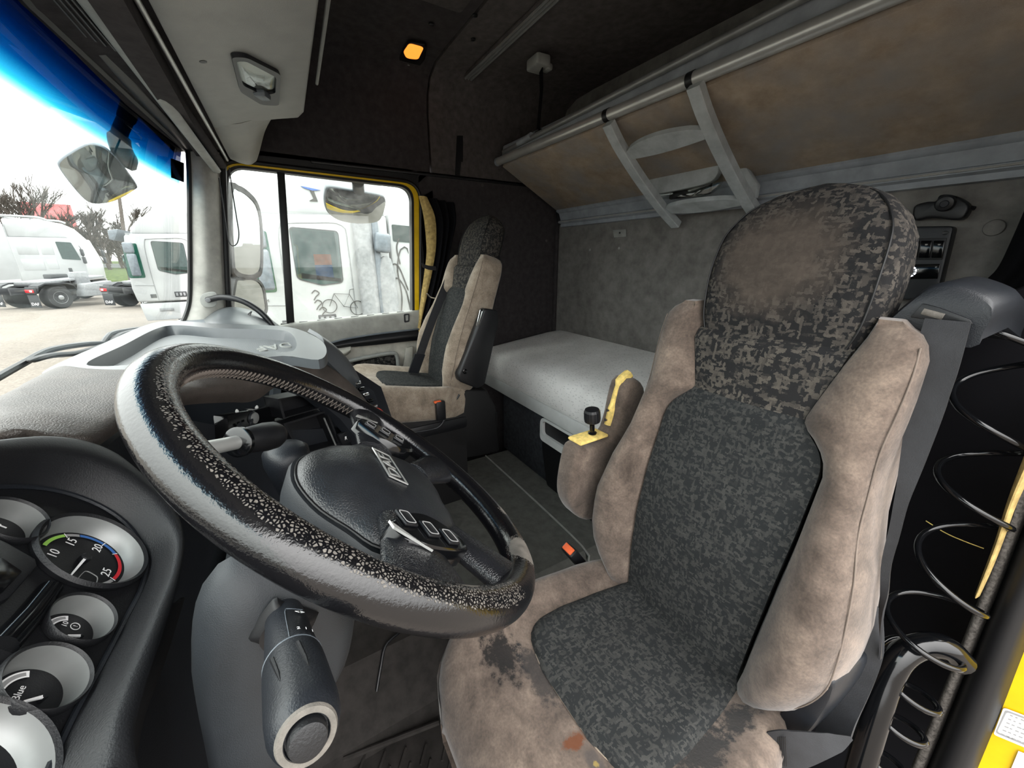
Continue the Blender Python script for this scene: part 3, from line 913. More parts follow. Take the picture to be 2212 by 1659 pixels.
hd = [x for x in kids(seat, 'backrest')[0].children if x.name.split('.')[0] == 'headrest'][0]
hd.data = hd.data.copy(); hd.data.materials[0] = M['fabric_head']

for b_ in kids(seat, 'backrest')[0].children:
    if b_.name.split('.')[0] == 'bolster': b_.data = b_.data.copy(); b_.data.materials[0] = M['suede_near']
# --- driver seat extras: folded armrest with lumbar knob
def sl(root, x, y, z):
    return root.location + V(x, y, z)
arm_o = [(-0.56, -.432), (-.50, -.50), (-.525, -.58), (-.58, -.645), (-.635, -.655), (-.675, -.60), (-.72, -.50), (-.745, -.40), (-.755, -.33), (-.735, -.29), (-.705, -.285), (-.69, -.32), (-.668, -.40), (-.652, -.44), (-.60, -.435)]
arm_o = [(-.555, -.425), (-.535, -.50), (-.535, -.565), (-.565, -.62), (-.615, -.648), (-.65, -.61), (-.69, -.52), (-.735, -.42), (-.765, -.355), (-.765, -.315), (-.735, -.283), (-.70, -.285), (-.685, -.33), (-.675, -.385), (-.655, -.425), (-.60, -.435)]
ar = MB().prism([V(.615, y, z) for y, z in rpoly([V(0, a, b) for a, b in arm_o], .012, 3) for y, z in [(y.y, y.z)]] if False else [V(.612, q.y, q.z) for q in cr([V(0, a, b) for a, b in arm_o], 48, True)], (.062, 0, 0), .014, 3).build('armrest', M['suede_near'], seat, ang=50)
ar.name = 'armrest'
MB().prism([V(.622, -.565, -.424), V(.665, -.560, -.422), V(.665, -.65, -.420), V(.622, -.655, -.422)], (0, 0, .008), .003).build('torn_foam', M['foam'], ar)
MB().tube(cr([V(.643, -.672, -.40), V(.643, -.684, -.345), V(.643, -.70, -.295), V(.643, -.73, -.276)], 14), [.010] * 5 + [.008] * 5 + [.014] * 4, 8).build('torn_foam', M['foam'], ar)
for q in (V(.643, -.668, -.36), V(.643, -.664, -.385)):
    MB().lathe([(.004, 0), (.004, .004), (0, .004)], q, (0, 1, .2), 10).build('screw', M['chrome'], ar)
kb = V(.645, -.622, -.405)
kax = V(0, .12, 1)
kn = MB()
kn.lathe([(.010, 0), (.011, .004), (.006, .008), (.006, .026)], kb - V(0, 0, .010), kax, 16)
kn.build('knob_stem', M['black_gloss'], ar)
pf = MB()
N = 40
rings = []
for r_, h_ in ((.013, .022), (.0185, .026), (.0195, .034), (.019, .052), (.017, .058), (.010, .060)):
    rings.append([(r_ * (1 + (.04 if (k % 2 and .018 < r_ < .02) else 0)), h_, 2 * math.pi * k / N) for k in range(N)])
A_ = kax.normalized(); e1_ = V(1, 0, 0); e2_ = A_.cross(e1_)
pf.loft([[kb + A_ * hh + (e1_ * math.cos(a) + e2_ * math.sin(a)) * r_ for r_, hh, a in rr] for rr in rings])
pf.build('knob', M['black'], ar, ang=20)

def buckle(parent, base, tip, w):
    d = (Vector(tip) - Vector(base)); L = d.length
    Mx = frame(Vector(base) + d * .5, V(*w), d.normalized())
    b = MB().box((0, 0, 0), (.045, L, .026), .006, Mx).build('belt_buckle', M['black'], parent)
    Mt = frame(Vector(tip), V(*w), d.normalized())
    MB().box((0, 0, 0), (.032, .008, .018), .002, Mt).build('release_button', M['orange'], b)
q = at(1228, 1186, x=.615)
buckle(seat, q + V(0, -.06, -.09), q, (1, 0, 0))
# buckle stalk on the far side of the cushion
MB().strap([q + V(.0, -.07, -.11), q + V(.0, -.12, -.20)], V(.0, .012, 0), .006).build('buckle_stalk', M['black'], seat)

# belt guide on the driver's shoulder
gd = [at(u, v, y=-.80) for u, v in ((1938, 690), (1990, 640), (2035, 612), (2080, 612), (2150, 640), (2160, 668), (2140, 705), (2115, 735), (1975, 712))]
g = MB().loft([[p + V(0, .035, -.006) for p in cr(gd, 36, True)], [p + V(0, .045, 0) if False else p + V(0, .03, 0) for p in cr(gd, 36, True)], [p + V(-.004, -.08, .006) for p in cr(gd, 36, True)], [p + V(-.006, -.20, -.02) for p in cr(gd, 36, True)]]).build('belt_guide', M['dash_dark'], seat, ang=50)
slot = [at(u, v, y=-.764) for u, v in ((1968, 685), (1995, 655), (2030, 664), (2098, 690), (2104, 700), (2085, 700))]
MB().prism(slot, (0, .004, 0), .001).build('belt_slot', M['black'], g)
MB().tube([at(1995, 672, y=-.764), at(2040, 684, y=-.764)], .006, 10).build('slot_roller', M['skin_under'], g)

# driver's belt: from the guide down beside the seat, twisting
sb = empty('driver_seat_belt', at(1900, 1300, y=-.72), 'grey webbing seat belt hanging twisted down the near side of the driver seat', 'seat belt')
def edge_strap(L, R_):
    P_ = [(l + r) / 2 for l, r in zip(L, R_)]; W_ = [(r - l) / 2 for l, r in zip(L, R_)]
    return cr(P_, 40), cr(W_, 40)
L = [at(1998, 688, y=-.752), at(1985, 730, y=-.74), at(1965, 820, y=-.735), at(1938, 940, y=-.725), at(1922, 1050, y=-.715), at(1920, 1130, y=-.71), at(1905, 1215, y=-.705), at(1908, 1285, y=-.70), at(1905, 1330, y=-.70), at(1905, 1420, y=-.70)]
R_ = [at(2098, 697, y=-.752), at(2082, 760, y=-.74), at(2050, 860, y=-.735), at(2020, 985, y=-.725), at(1978, 1090, y=-.715), at(1945, 1165, y=-.71), at(1925, 1220, y=-.705), at(1912, 1285, y=-.69), at(1902, 1335, y=-.69), at(1899, 1425, y=-.69)]
P_, W_ = edge_strap(L, R_)
MB().strap(P_, W_, .0022).build('shoulder_webbing', M['belt'], sb)
L = [at(1890, 1300, y=-.72), at(1860, 1370, y=-.70), at(1825, 1450, y=-.68), at(1785, 1530, y=-.65), at(1760, 1585, y=-.62)]
R_ = [at(1908, 1330, y=-.72), at(1905, 1420, y=-.70), at(1875, 1500, y=-.68), at(1845, 1570, y=-.65), at(1838, 1596, y=-.62)]
P_, W_ = edge_strap(L, R_)
MB().strap(P_, W_, .0022).build('lap_webbing', M['belt'], sb)
L = [at(1838, 1590, y=-.615), at(1760, 1590, y=-.59), at(1700, 1580, y=-.565), at(1650, 1578, y=-.55), at(1615, 1600, y=-.545)]
R_ = [at(1842, 1598, y=-.615), at(1790, 1630, y=-.59), at(1715, 1665, y=-.565), at(1645, 1665, y=-.55), at(1618, 1650, y=-.545)]
P_, W_ = edge_strap(L, R_)
MB().strap(P_, W_, .0024).build('lap_webbing', M['belt'], sb)
for k in range(9):
    u = 1664 + 4.0 * k
    MB().tube([at(u, 1592, y=-.556), at(u + 3, 1655, y=-.556)], .0006, 5).build('bar_tack', M['seal'], sb)
# recliner housing between cushion and backrest on the near side
MB().prism(cr([at(u, v, y=-.60) for u, v in ((1655, 1570), (1720, 1510), (1780, 1455), (1800, 1470), (1790, 1520), (1740, 1590), (1700, 1600))], 24, True), (-.01, -.10, 0), .006).build('recliner_cover', M['dash_dark'], seat)

# --- passenger seat extras
pa = [at(u, v, x=1.625) for u, v in ((1037, 664), (1064, 668), (1067, 690), (1038, 824), (1022, 834), (984, 819), (981, 806))]
pao = MB().prism(rpoly(pa, .012, 4), (-.05, 0, 0), .006).build('armrest', M['black'], ps, ang=50)
qb = at(1028, 815, x=1.57)
MB().lathe([(.012, 0), (.012, .004), (.009, .006), (0, .006)], at(1004, 802, x=1.575), (-1, 0, 0), 16).build('pivot_cap', M['black_gloss'], pao)
MB().ring(rpoly([at(u, v, x=1.573) for u, v in ((1037, 668), (1043, 668), (1034, 705), (1028, 705))], .006), rpoly([at(u, v, x=1.573) for u, v in ((1038.5, 671), (1041.5, 671), (1033, 702), (1030, 702))], .004), (-.004, 0, 0)).build('adjuster_slot', M['chrome'], pao)
q = at(945, 868, x=1.60)
buckle(ps, at(958, 905, x=1.60), q, (0, 1, 0))
# seat-base skirt of the passenger seat (black moulding rising behind the cushion)
sk = [at(u, v, x=1.66) for u, v in ((850, 905), (940, 900), (968, 885), (990, 852), (1010, 842), (1052, 842), (1072, 880), (1080, 975), (1040, 985), (955, 1000), (900, 960), (845, 930))]
MB().prism(sk, (.40, 0, 0), .012).build('seat_skirt', M['deep_black'], ps, ang=50)
MB().tube(cr([at(u, v, x=1.652) for u, v in ((862, 937), (920, 930), (950, 920), (968, 890), (992, 852))], 20), .006, 8).build('skirt_edge', M['dash_dark'], ps)
MB().tube([at(1069, 890, x=1.70), at(1069, 975, x=1.70)], .012, 10).build('hinge_pin', M['black'], ps)
# passenger belt
pb = empty('passenger_seat_belt', at(900, 800, x=2.1), 'dark webbing seat belt along the window side of the passenger seat', 'seat belt')
P2 = [at(975, 590, x=2.02), at(950, 650, x=1.98), at(925, 715, x=1.96), at(908, 765, x=1.96), at(897, 802, x=1.97)]
MB().strap(cr(P2, 20), V(0.0, .022, .004), .003).build('webbing', M['belt'], pb)
MB().strap([at(907, 765, x=1.955), at(893, 805, x=1.965)], V(0, .027, .006), .012).build('end_sleeve', M['dash_dark'], pb)
MB().tube(cr([at(u, v, x=2.08) for u, v in ((922, 634), (930, 642), (945, 645), (958, 648))], 10), .004, 8).build('belt_hook', M['chrome'], pb)
def atp(u, v, P0, n):
    d = C_F * F_PX + C_R * (u - CX) + C_U * (CY - v)
    n = Vector(n)
    return d * (Vector(P0).dot(n) / d.dot(n))


# ------------------------------------------------------------------ steering wheel
WC, WR, Wr = V(.38, -.0572, -.2055), .1886, .0163
WAX = V(-.04687, -.6445, .76317).normalized()
WE1 = V(.99737, -.07254, 0).normalized(); WE2 = WAX.cross(WE1)
def wp(a, b, h=0.0):
    return WC + WE1 * (a * WR) + WE2 * (b * WR) + WAX * h
sw = empty('steering_wheel', WC, 'black leather steering wheel with rubbed speckled rim', 'steering wheel')
NA, NT_ = 160, 28
vs, fs, wear = [], [], []
for i in range(NA):
    a = 2 * math.pi * i / NA
    rad = WE1 * math.cos(a) + WE2 * math.sin(a)
    deg = math.degrees(a)
    for k in range(NT_):
        t_ = 2 * math.pi * k / NT_
        vs.append(WC + rad * WR + (rad * math.cos(t_) + WAX * math.sin(t_)) * Wr)
        td = math.degrees(t_)
        along = max(0, min(1, (deg - 84) / 14)) * max(0, min(1, (222 - deg) / 14))
        cen = interp(deg, [(0, 130), (92, 125), (120, 104), (150, 88), (220, 82)])
        w = along * max(0, 1 - (abs(td - cen) / 47) ** 4) * .98
        def spot(a0, t0, da, dt, s):
            q = ((deg - a0) / da) ** 2 + ((td - t0) / dt) ** 2
            return s * max(0, 1 - q ** 2)
        w = max(w, spot(244, 95, 11, 85, 1.9), spot(272, 75, 4.5, 40, 1.8), spot(194, 128, 6, 22, 1.9))
        wear.append(w)
for i in range(NA):
    for k in range(NT_):
        j, l = (i + 1) % NA, (k + 1) % NT_
        fs.append((i * NT_ + k, i * NT_ + l, j * NT_ + l, j * NT_ + k))
rim = mesh('rim', vs, fs, M['rim_leather'], sw, ang=180)
at_ = rim.data.attributes.new('wear', 'FLOAT', 'POINT')
for i, w in enumerate(wear): at_.data[i].value = w
# zigzag stitching round the inside of the rim
def rimpt(deg, td, r=Wr):
    a, t_ = math.radians(deg), math.radians(td)
    rad = WE1 * math.cos(a) + WE2 * math.sin(a)
    return WC + rad * WR + (rad * math.cos(t_) + WAX * math.sin(t_)) * r
for d0, d1 in ((-12, 92),):
    zz = []
    k = 0; d = d0
    while d < d1:
        zz.append(rimpt(d, 178 if k % 2 else 212, Wr + .0008)); d += 1.0; k += 1
    MB().tube(zz, .0012, 5).build('stitching', M['stitch'], rim)
    MB().tube([rimpt(d0 + (d1 - d0) * q / 60, 197, Wr + .0003) for q in range(61)], .0007, 5).build('seam', M['seal'], rim)
# hub: base dish, airbag cover, spokes, switch pods
def wloop(pts, h):
    full = pts + [(-a, b) for a, b in pts[::-1] if abs(a) > 1e-6]
    return [wp(a, b, h) for a, b in full]
def hb(b):
    return interp(b, [(-.56, -.008), (-.35, -.010), (-.1, -.020), (.12, -.030), (.4, -.034)])
def wl2(pts, s, dh, k=0.0, dy=0.0):
    full = pts + [(-a, b) for a, b in pts[::-1] if abs(a) > 1e-6]
    return cr([wp(a * s, b * s + dy, (hb(b) + dh) * (1 - k) + .006 * k) for a, b in full], 64, True)
PAD = [(0, .31), (.14, .29), (.29, .20), (.40, .07), (.50, -.02), (.52, -.14), (.45, -.24), (.43, -.38), (.34, -.50), (.16, -.54), (0, -.53)]
hub = MB().loft([wl2(PAD, .72, -.050), wl2(PAD, .98, -.030), wl2(PAD, 1.10, -.008), wl2(PAD, 1.09, -.003)]).build('hub_base', M['shroud'], sw, ang=60)
pad = MB().loft([wl2(PAD, 1.02, -.008), wl2(PAD, 1.02, -.001), wl2(PAD, .975, .004, .10), wl2(PAD, .86, .004, .42, -.01), wl2(PAD, .66, .004, .74, -.02), wl2(PAD, .42, .004, .93, -.04), wl2(PAD, .15, .004, 1.0, -.05)]).build('airbag_cover', M['hub_leather'], sw, ang=60)
MB().tube(wl2(PAD, 1.025, -.001), .0013, 6, closed=True).build('cover_gap', M['seal'], pad)
# emblem plate
bm_ = frame(wp(.03, -.10, .0064), WE1 * .985 + WE2 * .17, WE2 * .985 - WE1 * .17)
def bf(x, y, z=0): return bm_ @ V(x, y, z)
MB().ring([bf(-.032, -.0115), bf(.028, -.0115), bf(.032, .0115), bf(-.028, .0115)], [bf(-.030, -.0095), bf(.0265, -.0095), bf(.030, .0095), bf(-.0265, .0095)], WAX * .0012).build('emblem_frame', M['silver'], pad)
MB().prism([bf(-.030, -.0095), bf(.0265, -.0095), bf(.030, .0095), bf(-.0265, .0095)], WAX * .0006).build('emblem_plate', M['black'], pad, smooth=False)
text('emblem_lettering', 'DAF', .0205, bm_ @ Matrix.Translation((0, 0, .0008)), M['silver'], pad, .0005, sx=1.25)
# spokes
def spoke(a0, b0, a1, b1, w0, w1, h0=-.006, h1=.0, mat='spoke_leather'):
    p0, p1 = wp(a0, b0, h0), wp(a1, b1, h1)
    side = WAX.cross((p1 - p0).normalized())
    rings = []
    for q in (0, .25, .5, .75, 1):
        p = p0.lerp(p1, q); w = w0 + (w1 - w0) * (3 * q * q - 2 * q ** 3); th = .011 + .003 * q
        rings.append([p + side * (w * math.cos(2 * math.pi * k / 16)) + WAX * (th * math.sin(2 * math.pi * k / 16) - .003) for k in range(16)])
    return MB().loft(rings).build('spoke', M[mat], sw, ang=60)
for s in (-1, 1):
    spoke(s * .40, -.13, s * .97, -.13, .024, .028 if s > 0 else .042)
    spoke(s * .34, -.44, s * .66, -.76, .020, .030)
    pod = MB().loft([cr([wp(s * a, b, h) for a, b in ((.62, .03), (.70, -.10), (.64, -.34), (.56, -.42), (.46, -.34), (.42, -.20), (.50, -.05))], 40, True) for h in (-.008, .006)] + [cr([wp(s * (.56 + (a - .56) * .92), -.18 + (b + .18) * .92, .009) for a, b in ((.62, .03), (.70, -.10), (.64, -.34), (.56, -.42), (.46, -.34), (.42, -.20), (.50, -.05))], 40, True)]).build('switch_pod', M['black_gloss'], sw, ang=40)
    for k, (a, b) in enumerate(((.555, -.05), (.575, -.17), (.575, -.285))):
        Mx = frame(wp(s * a, b, .0105), (WE1 * s * .35 + WE2), WAX.cross(WE1 * s * .35 + WE2))
        B_ = MB().box((0, 0, 0), (.015, .019, .003), .0013, Mx).build('button', M['black'], pod)
        MB().ring(rpoly([Mx @ V(-.006, -.008, .0016), Mx @ V(.006, -.008, .0016), Mx @ V(.006, .008, .0016), Mx @ V(-.006, .008, .0016)], .003), rpoly([Mx @ V(-.0052, -.0072, .0016), Mx @ V(.0052, -.0072, .0016), Mx @ V(.0052, .0072, .0016), Mx @ V(-.0052, .0072, .0016)], .003), WAX * .0003).build('button_outline', M['print_grey'], B_)
        MB().box((0, 0, .0017), (.004, .007, .0004), 0, None).build('tmp', M['print_white']) if False else None
    MB().prism([wp(s * .66, .035, .008), wp(s * .62, .05, .008), wp(s * .715, -.10, .008), wp(s * .73, -.14, .008)], WAX * .002).build('pod_trim', M['silver'], pod)

# ------------------------------------------------------------------ steering column
col = empty('steering_column', V(.38, .06, -.35), 'blue grey plastic steering column shroud behind the wheel', 'steering column')
YZ = [(.025, -.215), (.055, -.200), (.080, -.222), (.096, -.28), (.104, -.36), (.115, -.50), (.10, -.62), (.06, -.60), (.045, -.45), (.025, -.38), (-.005, -.335), (-.018, -.285), (-.008, -.24)]
rg = []
for x, s in ((.272, .72), (.284, .93), (.298, 1.0), (.36, 1.03), (.42, 1.03), (.46, 1.0), (.476, .9), (.48, .75)):
    rg.append([V(x, .06 + (p.y - .06) * s, -.37 + (p.z + .37) * (s if s < 1 else 1) - (.055 * min(1, max(0, (x - .295) / .06)) if p.z > -.28 else 0)) for p in cr([V(0, a, b) for a, b in YZ], 60, True)])
MB().loft(rg).build('shroud', M['shroud'], col, ang=60)
MB().tube([WC - WAX * .05, WC - WAX * .14], .045, 20).build('shaft_collar', M['black'], col)
MB().tube([V(.40, .02, -.36), V(.42, .10, -.60), V(.43, .16, -.85)], .030, 14).build('lower_column', M['dash_dark'], col)

# left stalk with boot, sleeve and push button
sk_ = empty('column_stalk', at(612, 1330, x=.28), 'thick dark multifunction stalk with end button below the near side of the wheel', 'stalk')
b0, b1 = at(614, 1330, x=.276), at(664, 1592, x=.148)
dx = (b1 - b0); Ls = dx.length; dx.normalize()
bt = [at(u, v, x=.274) for u, v in ((590, 1294), (610, 1298), (678, 1318), (686, 1330), (645, 1395), (630, 1402), (548, 1380), (538, 1366))]
MB().loft([[p for p in cr(bt, 40, True)], [b0 + (p - b0) * .9 + V(-.006, 0, 0) for p in cr(bt, 40, True)], [b0 + (p - b0) * .66 + V(-.009, 0, 0) for p in cr(bt, 40, True)], [b0 + (p - b0).normalized() * .0155 + V(-.016, 0, 0) for p in cr(bt, 40, True)]]).build('boot', M['rubber'], sk_, ang=60)
MB().lathe([(.0125, 0), (.0130, .02), (.0142, .05), (.0150, Ls * .52)], b0, dx, 32).build('stem', M['dash_dark'], sk_)
MB().lathe([(.0157, Ls * .52), (.0160, Ls * .54), (.0163, Ls * .62), (.0166, Ls * .85), (.0160, Ls * .93), (.0145, Ls * .97), (.0118, Ls * 1.0), (.0095, Ls * 1.0), (.0090, Ls * .985)], b0, dx, 40).build('twist_sleeve', M['dash_dark'], sk_, ang=50)
MB().lathe([(.0154, Ls * .512), (.0160, Ls * .516), (.0160, Ls * .522), (.0154, Ls * .526)], b0, dx, 40, False).build('sleeve_ring', M['dash_grey'], sk_)
MB().lathe([(.0131, Ls * .988), (.0124, Ls * 1.001), (.0098, Ls * 1.003), (.0092, Ls * .99)], b0, dx, 40, False).build('worn_ring', M['skin_under'], sk_)
MB().lathe([(.0084, Ls * .96), (.0084, Ls * 1.015), (.0078, Ls * 1.028), (.006, Ls * 1.032), (0, Ls * 1.033)], b0, dx, 32).build('push_button', M['dash_black'], sk_)
vdir = -(b0 + b1).normalized(); vdir = (vdir - dx * vdir.dot(dx)).normalized()
sdir = dx.cross(vdir)
def stk(l, ang, r):
    a = math.radians(ang)
    return b0 + dx * (Ls * l) + (vdir * math.cos(a) + sdir * math.sin(a)) * r
sgn = 1 if (stk(.4, 40, .01) - stk(.4, -40, .01)).dot(C_R) > 0 else -1
pl = [[stk(l, sgn * a, .0136 + .0022 * l) for a in (2, 16, 30, 44, 58, 70)] for l in (.20, .30, .40, .50)]
MB().patch(pl, 12, 8, .0006).build('symbol_panel', M['black'], sk_)
MB().tube(cr([stk(.50, sgn * 2, .0150), stk(.22, sgn * 3, .0146), stk(.19, sgn * 12, .0145), stk(.19, sgn * 50, .0145)], 24), .0003, 5).build('panel_edge', M['dash_grey'], sk_)
for l, a, s in ((.27, 34, '⇐'), (.455, 22, '2'), (.455, 38, '1'), (.455, 54, 'I')):
    o = stk(l, sgn * a, .0153 + .0008)
    nn = (o - (b0 + dx * (Ls * l))).normalized()
    Mx = frame(o, dx.cross(nn) * (1 if dx.cross(nn).dot(C_R) > 0 else -1), -dx)
    text('symbol', '<>' if s == '⇐' else s, .006 if s == '⇐' else .0042, Mx, M['print_white'], sk_, .0001)
for k in range(2):
    MB().tube([stk(.60, sgn * (14 - 48 * k), .0165), stk(.74, sgn * (20 - 46 * k), .0168), stk(.80, sgn * (22 - 46 * k), .0166)], [.0014, .001, .0003], 6).build('grip_flute', M['black'], sk_)

# right stalk (retarder) and gear lever beyond the wheel
rs = empty('retarder_stalk', at(520, 945, x=.58), 'silver stalk with black ribbed cap seen through the steering wheel', 'stalk')
r0, r1 = at(430, 972, x=.50), at(600, 938, x=.60)
rd = (r1 - r0); Lr = rd.length; rd.normalize()
MB().lathe([(.0085, -.04), (.0085, Lr * .42)], r0, rd, 20).build('stem', M['silver'], rs)
MB().lathe([(.015, Lr * .40), (.019, Lr * .42), (.019, Lr * .46), (.013, Lr * .50)], r0, rd, 24).build('collar', M['black_gloss'], rs)
MB().lathe([(.013, Lr * .50), (.0170, Lr * .58), (.0195, Lr * .8), (.019, Lr * .92), (.015, Lr * 1.0), (.006, Lr * 1.03), (0, Lr * 1.035)], r0, rd, 28).build('cap', M['black'], rs, ang=50)
gl_ = empty('gear_selector', at(620, 1010, x=.74), 'dark gear selector lever with rounded knob between the wheel hub and the radio', 'lever')
g0 = at(622, 1000, x=.66)
MB().loft([[g0 + V(.0, 0, h) + V(math.cos(k * math.pi / 12) * rx, math.sin(k * math.pi / 12) * ry, 0) for k in range(24)] for h, rx, ry in ((-.075, .022, .020), (-.05, .024, .022), (-.02, .031, .028), (.005, .038, .034), (.022, .036, .033), (.030, .026, .024), (.033, .008, .008))]).build('knob', M['dash_dark'], gl_, ang=60)
MB().tube([g0 + V(0, 0, -.07), g0 + V(.03, .05, -.45)], .014, 12).build('lever_rod', M['black'], gl_)
MB().tube(cr([g0 + V(-.030, -.012, .012), g0 + V(-.030, -.020, -.01), g0 + V(-.022, -.022, -.05)], 10), .0012, 5).build('knob_seam', M['dash_grey'], gl_)

# ------------------------------------------------------------------ dashboard
da = empty('dashboard', V(1.1, .2, -.9), 'wrap-around truck dashboard with brown grained pad and dark fascia', 'dashboard')
zt = -.20
T = [V(-.02, .40, zt), V(.45, .395, zt), at(0, 868, z=zt), at(60, 828, z=zt), at(130, 790, z=zt), at(195, 800, z=zt - .004), at(300, 806, z=zt - .006), at(440, 800, z=zt - .010), at(600, 772, z=zt - .012), at(690, 782, x=1.06), at(760, 834, x=1.13), at(800, 884, x=1.18), at(840, 948, x=1.18)]
Bt = [V(-.02, .24, -.165), V(.40, .27, -.168), at(0, 945, x=.55), at(90, 935, x=.56), at(190, 945, x=.57), at(290, 888, x=.67), at(400, 852, x=.78), at(500, 848, x=.88), at(560, 846, x=.94), at(640, 808, x=1.0), at(752, 860, x=1.08), at(800, 915, x=1.10), at(828, 968, x=1.10)]
Mi = []
for p, q in zip(T, Bt):
    m_ = p.lerp(q, .5); Mi.append(m_ + V(-.004, -.006, .016))
n1 = [t_.lerp(m_, .5) + V(0, 0, .008) for t_, m_ in zip(T, Mi)]
edge = [b + V(.012, .012, -.022) for b in Bt]
MB().patch([T, n1, Mi, [m_.lerp(b, .7) + V(-.003, -.004, .006) for m_, b in zip(Mi, Bt)], Bt, edge], 110, 26, 0).build('padded_top', M['pad_brown'], da, ang=70)
# fascia wall facing the driver
FX = [(-.06, .26), (.10, .26), (.28, .25), (.50, .235), (.60, .225), (.72, .212), (.85, .19), (.93, .142), (1.0, .10), (1.06, .02), (1.11, -.06), (1.145, -.14), (1.165, -.20), (1.19, -.25)]
rows = []
for z, o in ((-.235, -.0), (-.28, 0), (-.40, .0), (-.60, .01), (-.95, .04)):
    rows.append([V(x + o, y + o * .4, z + max(-.27, -.27 * max(0, (x - .8)) / .39) * (1 if z > -.3 else .45 if z > -.5 else 0)) for x, y in FX])
MB().patch(rows, 60, 16, .012).build('fascia', M['dash_dark'], da, ang=60)
# console flank turned to the passenger side, and passenger-side dash
MB().prism([V(1.19, -.25, -.56), V(1.22, -.22, -.40), V(1.30, -.06, -.26), V(1.55, .16, -.24), V(1.62, .30, -.25), V(1.62, .40, -.25), V(1.62, .40, -1.0), V(1.30, .0, -1.0), V(1.24, -.22, -1.0)], (.03, -.03, 0)).build('console_flank', M['dash_dark'], da, ang=40)
MB().patch([[V(1.35, .40, -.24), V(1.7, .40, -.235), V(2.24, .36, -.25)], [V(1.35, .15, -.25), V(1.7, .14, -.25), V(2.24, .11, -.27)], [V(1.30, .03, -.33), V(1.7, .05, -.34), V(2.24, .06, -.36)], [V(1.30, .08, -.50), V(1.7, .09, -.52), V(2.24, .09, -.52)], [V(1.30, .25, -.8), V(1.7, .25, -.8), V(2.24, .25, -.8)]], 24, 24, .02).build('passenger_section', M['dash_grey'], da, ang=60)
# tray on top
O = [at(u, v, z=zt + .006) for u, v in ((90, 806), (200, 752), (343, 695), (470, 699), (600, 704), (655, 715), (700, 742), (692, 776), (600, 769), (440, 795), (300, 800), (180, 806))]
I = [at(u, v, z=zt + .006) for u, v in ((190, 782), (262, 748), (360, 704), (470, 709), (590, 712), (625, 718), (640, 738), (632, 758), (580, 762), (440, 776), (310, 786), (215, 791))]
Oc, Ic = cr(O, 96, True), cr(I, 96, True)
MB().ring(Oc, Ic, (0, 0, -.02)).build('tray_rim', M['tray_grey'], da, ang=30)
fl_ = [p + (sum(Ic, V(0, 0, 0)) / 96 - p) * .05 + V(0, 0, -.028) for p in Ic]
MB().loft([Ic, fl_], True, False).build('tray_wall', M['tray_grey'], da, ang=60)
t = NT('tray_mat')
wv = t.add('ShaderNodeTexWave'); wv.inputs['Scale'].default_value = 75; wv.bands_direction = 'DIAGONAL'; t.ln(t.co(), wv.inputs['Vector'])
w2 = t.add('ShaderNodeTexWave'); w2.inputs['Scale'].default_value = 75; w2.bands_direction = 'X'; t.ln(t.co(), w2.inputs['Vector'])
t.bump(t.math('ADD', wv.outputs['Fac'], w2.outputs['Fac']), .6, .0015)
M['tray_mat'] = t.set(t.ramp(wv.outputs['Fac'], [(0, (92, 95, 97)), (1, (128, 131, 132))]), .45)
cen_f = sum(fl_, V(0, 0, 0)) / 96
tf = MB().prism(fl_, (0, 0, -.006)).build('tray_mat', M['tray_mat'], da, smooth=False)
lg = at(594, 749, z=cen_f.z + .001)
ex = (at(575, 752, z=cen_f.z) - at(612, 747, z=cen_f.z)); ey = (at(594, 752, z=cen_f.z) - at(594, 744, z=cen_f.z))
text('embossed_lettering', 'DAF', .046, frame(lg, ex, V(0, 0, 1).cross(ex)) @ Matrix.Diagonal((1, 2.0, 1, 1)), M['grey_light'], tf, .002)
# silver end trim at the passenger end of the pad
e1 = [at(664, 716, x=1.20), at(704, 742, x=1.20), at(738, 778, x=1.22), at(766, 832, x=1.24)]
e2 = [at(694, 777, x=1.075), at(716, 797, x=1.10), at(742, 822, x=1.14), at(757, 836, x=1.20)]
em = [a.lerp(b, .5) + V(-.01, -.015, .012) for a, b in zip(e1, e2)]
MB().patch([e1, em, e2], 30, 12, -.01).build('end_trim', M['tray_grey'], da, ang=60)
MB().tube(cr([at(700, 738, x=1.19), at(735, 772, x=1.205), at(760, 815, x=1.22), at(766, 834, x=1.23), at(755, 838, x=1.19)], 24), .005, 10).build('trim_edge', M['grey_light'], da)
# inset arch panel with a screw right of the wheel
ap = [at(u, v, x=x) for u, v, x in ((622, 816, 1.0), (660, 800, 1.02), (705, 812, 1.05), (748, 858, 1.085), (790, 915, 1.10), (815, 965, 1.105), (800, 985, 1.10), (735, 905, 1.07), (680, 860, 1.04))]
MB().prism(ap, V(.012, .02, -.004)).build('arch_panel', M['dash_dark'], da, ang=40)
q = at(716, 838, x=1.052)
MB().lathe([(.006, 0), (.006, .003), (.004, .004), (0, .003)], q, (-.85, -.5, .1), 14).build('panel_screw', M['silver_dark'], da)
# key strip and red reflector on the console edge
for k in range(5):
    q = at(772 + 9 * k, 828 + 12.5 * k, x=1.195)
    MB().box(q, (.012, .02, .012), .003, (0, 0, .5)).build('console_key', M['black_gloss' if k % 2 else 'chrome'], da)
MB().tube(cr([at(813, 882, x=1.19), at(825, 893, x=1.19), at(833, 912, x=1.19)], 10), [.003, .006, .007, .007, .007, .007, .007, .006, .005, .002], 8).build('red_strip', M['red'], da)
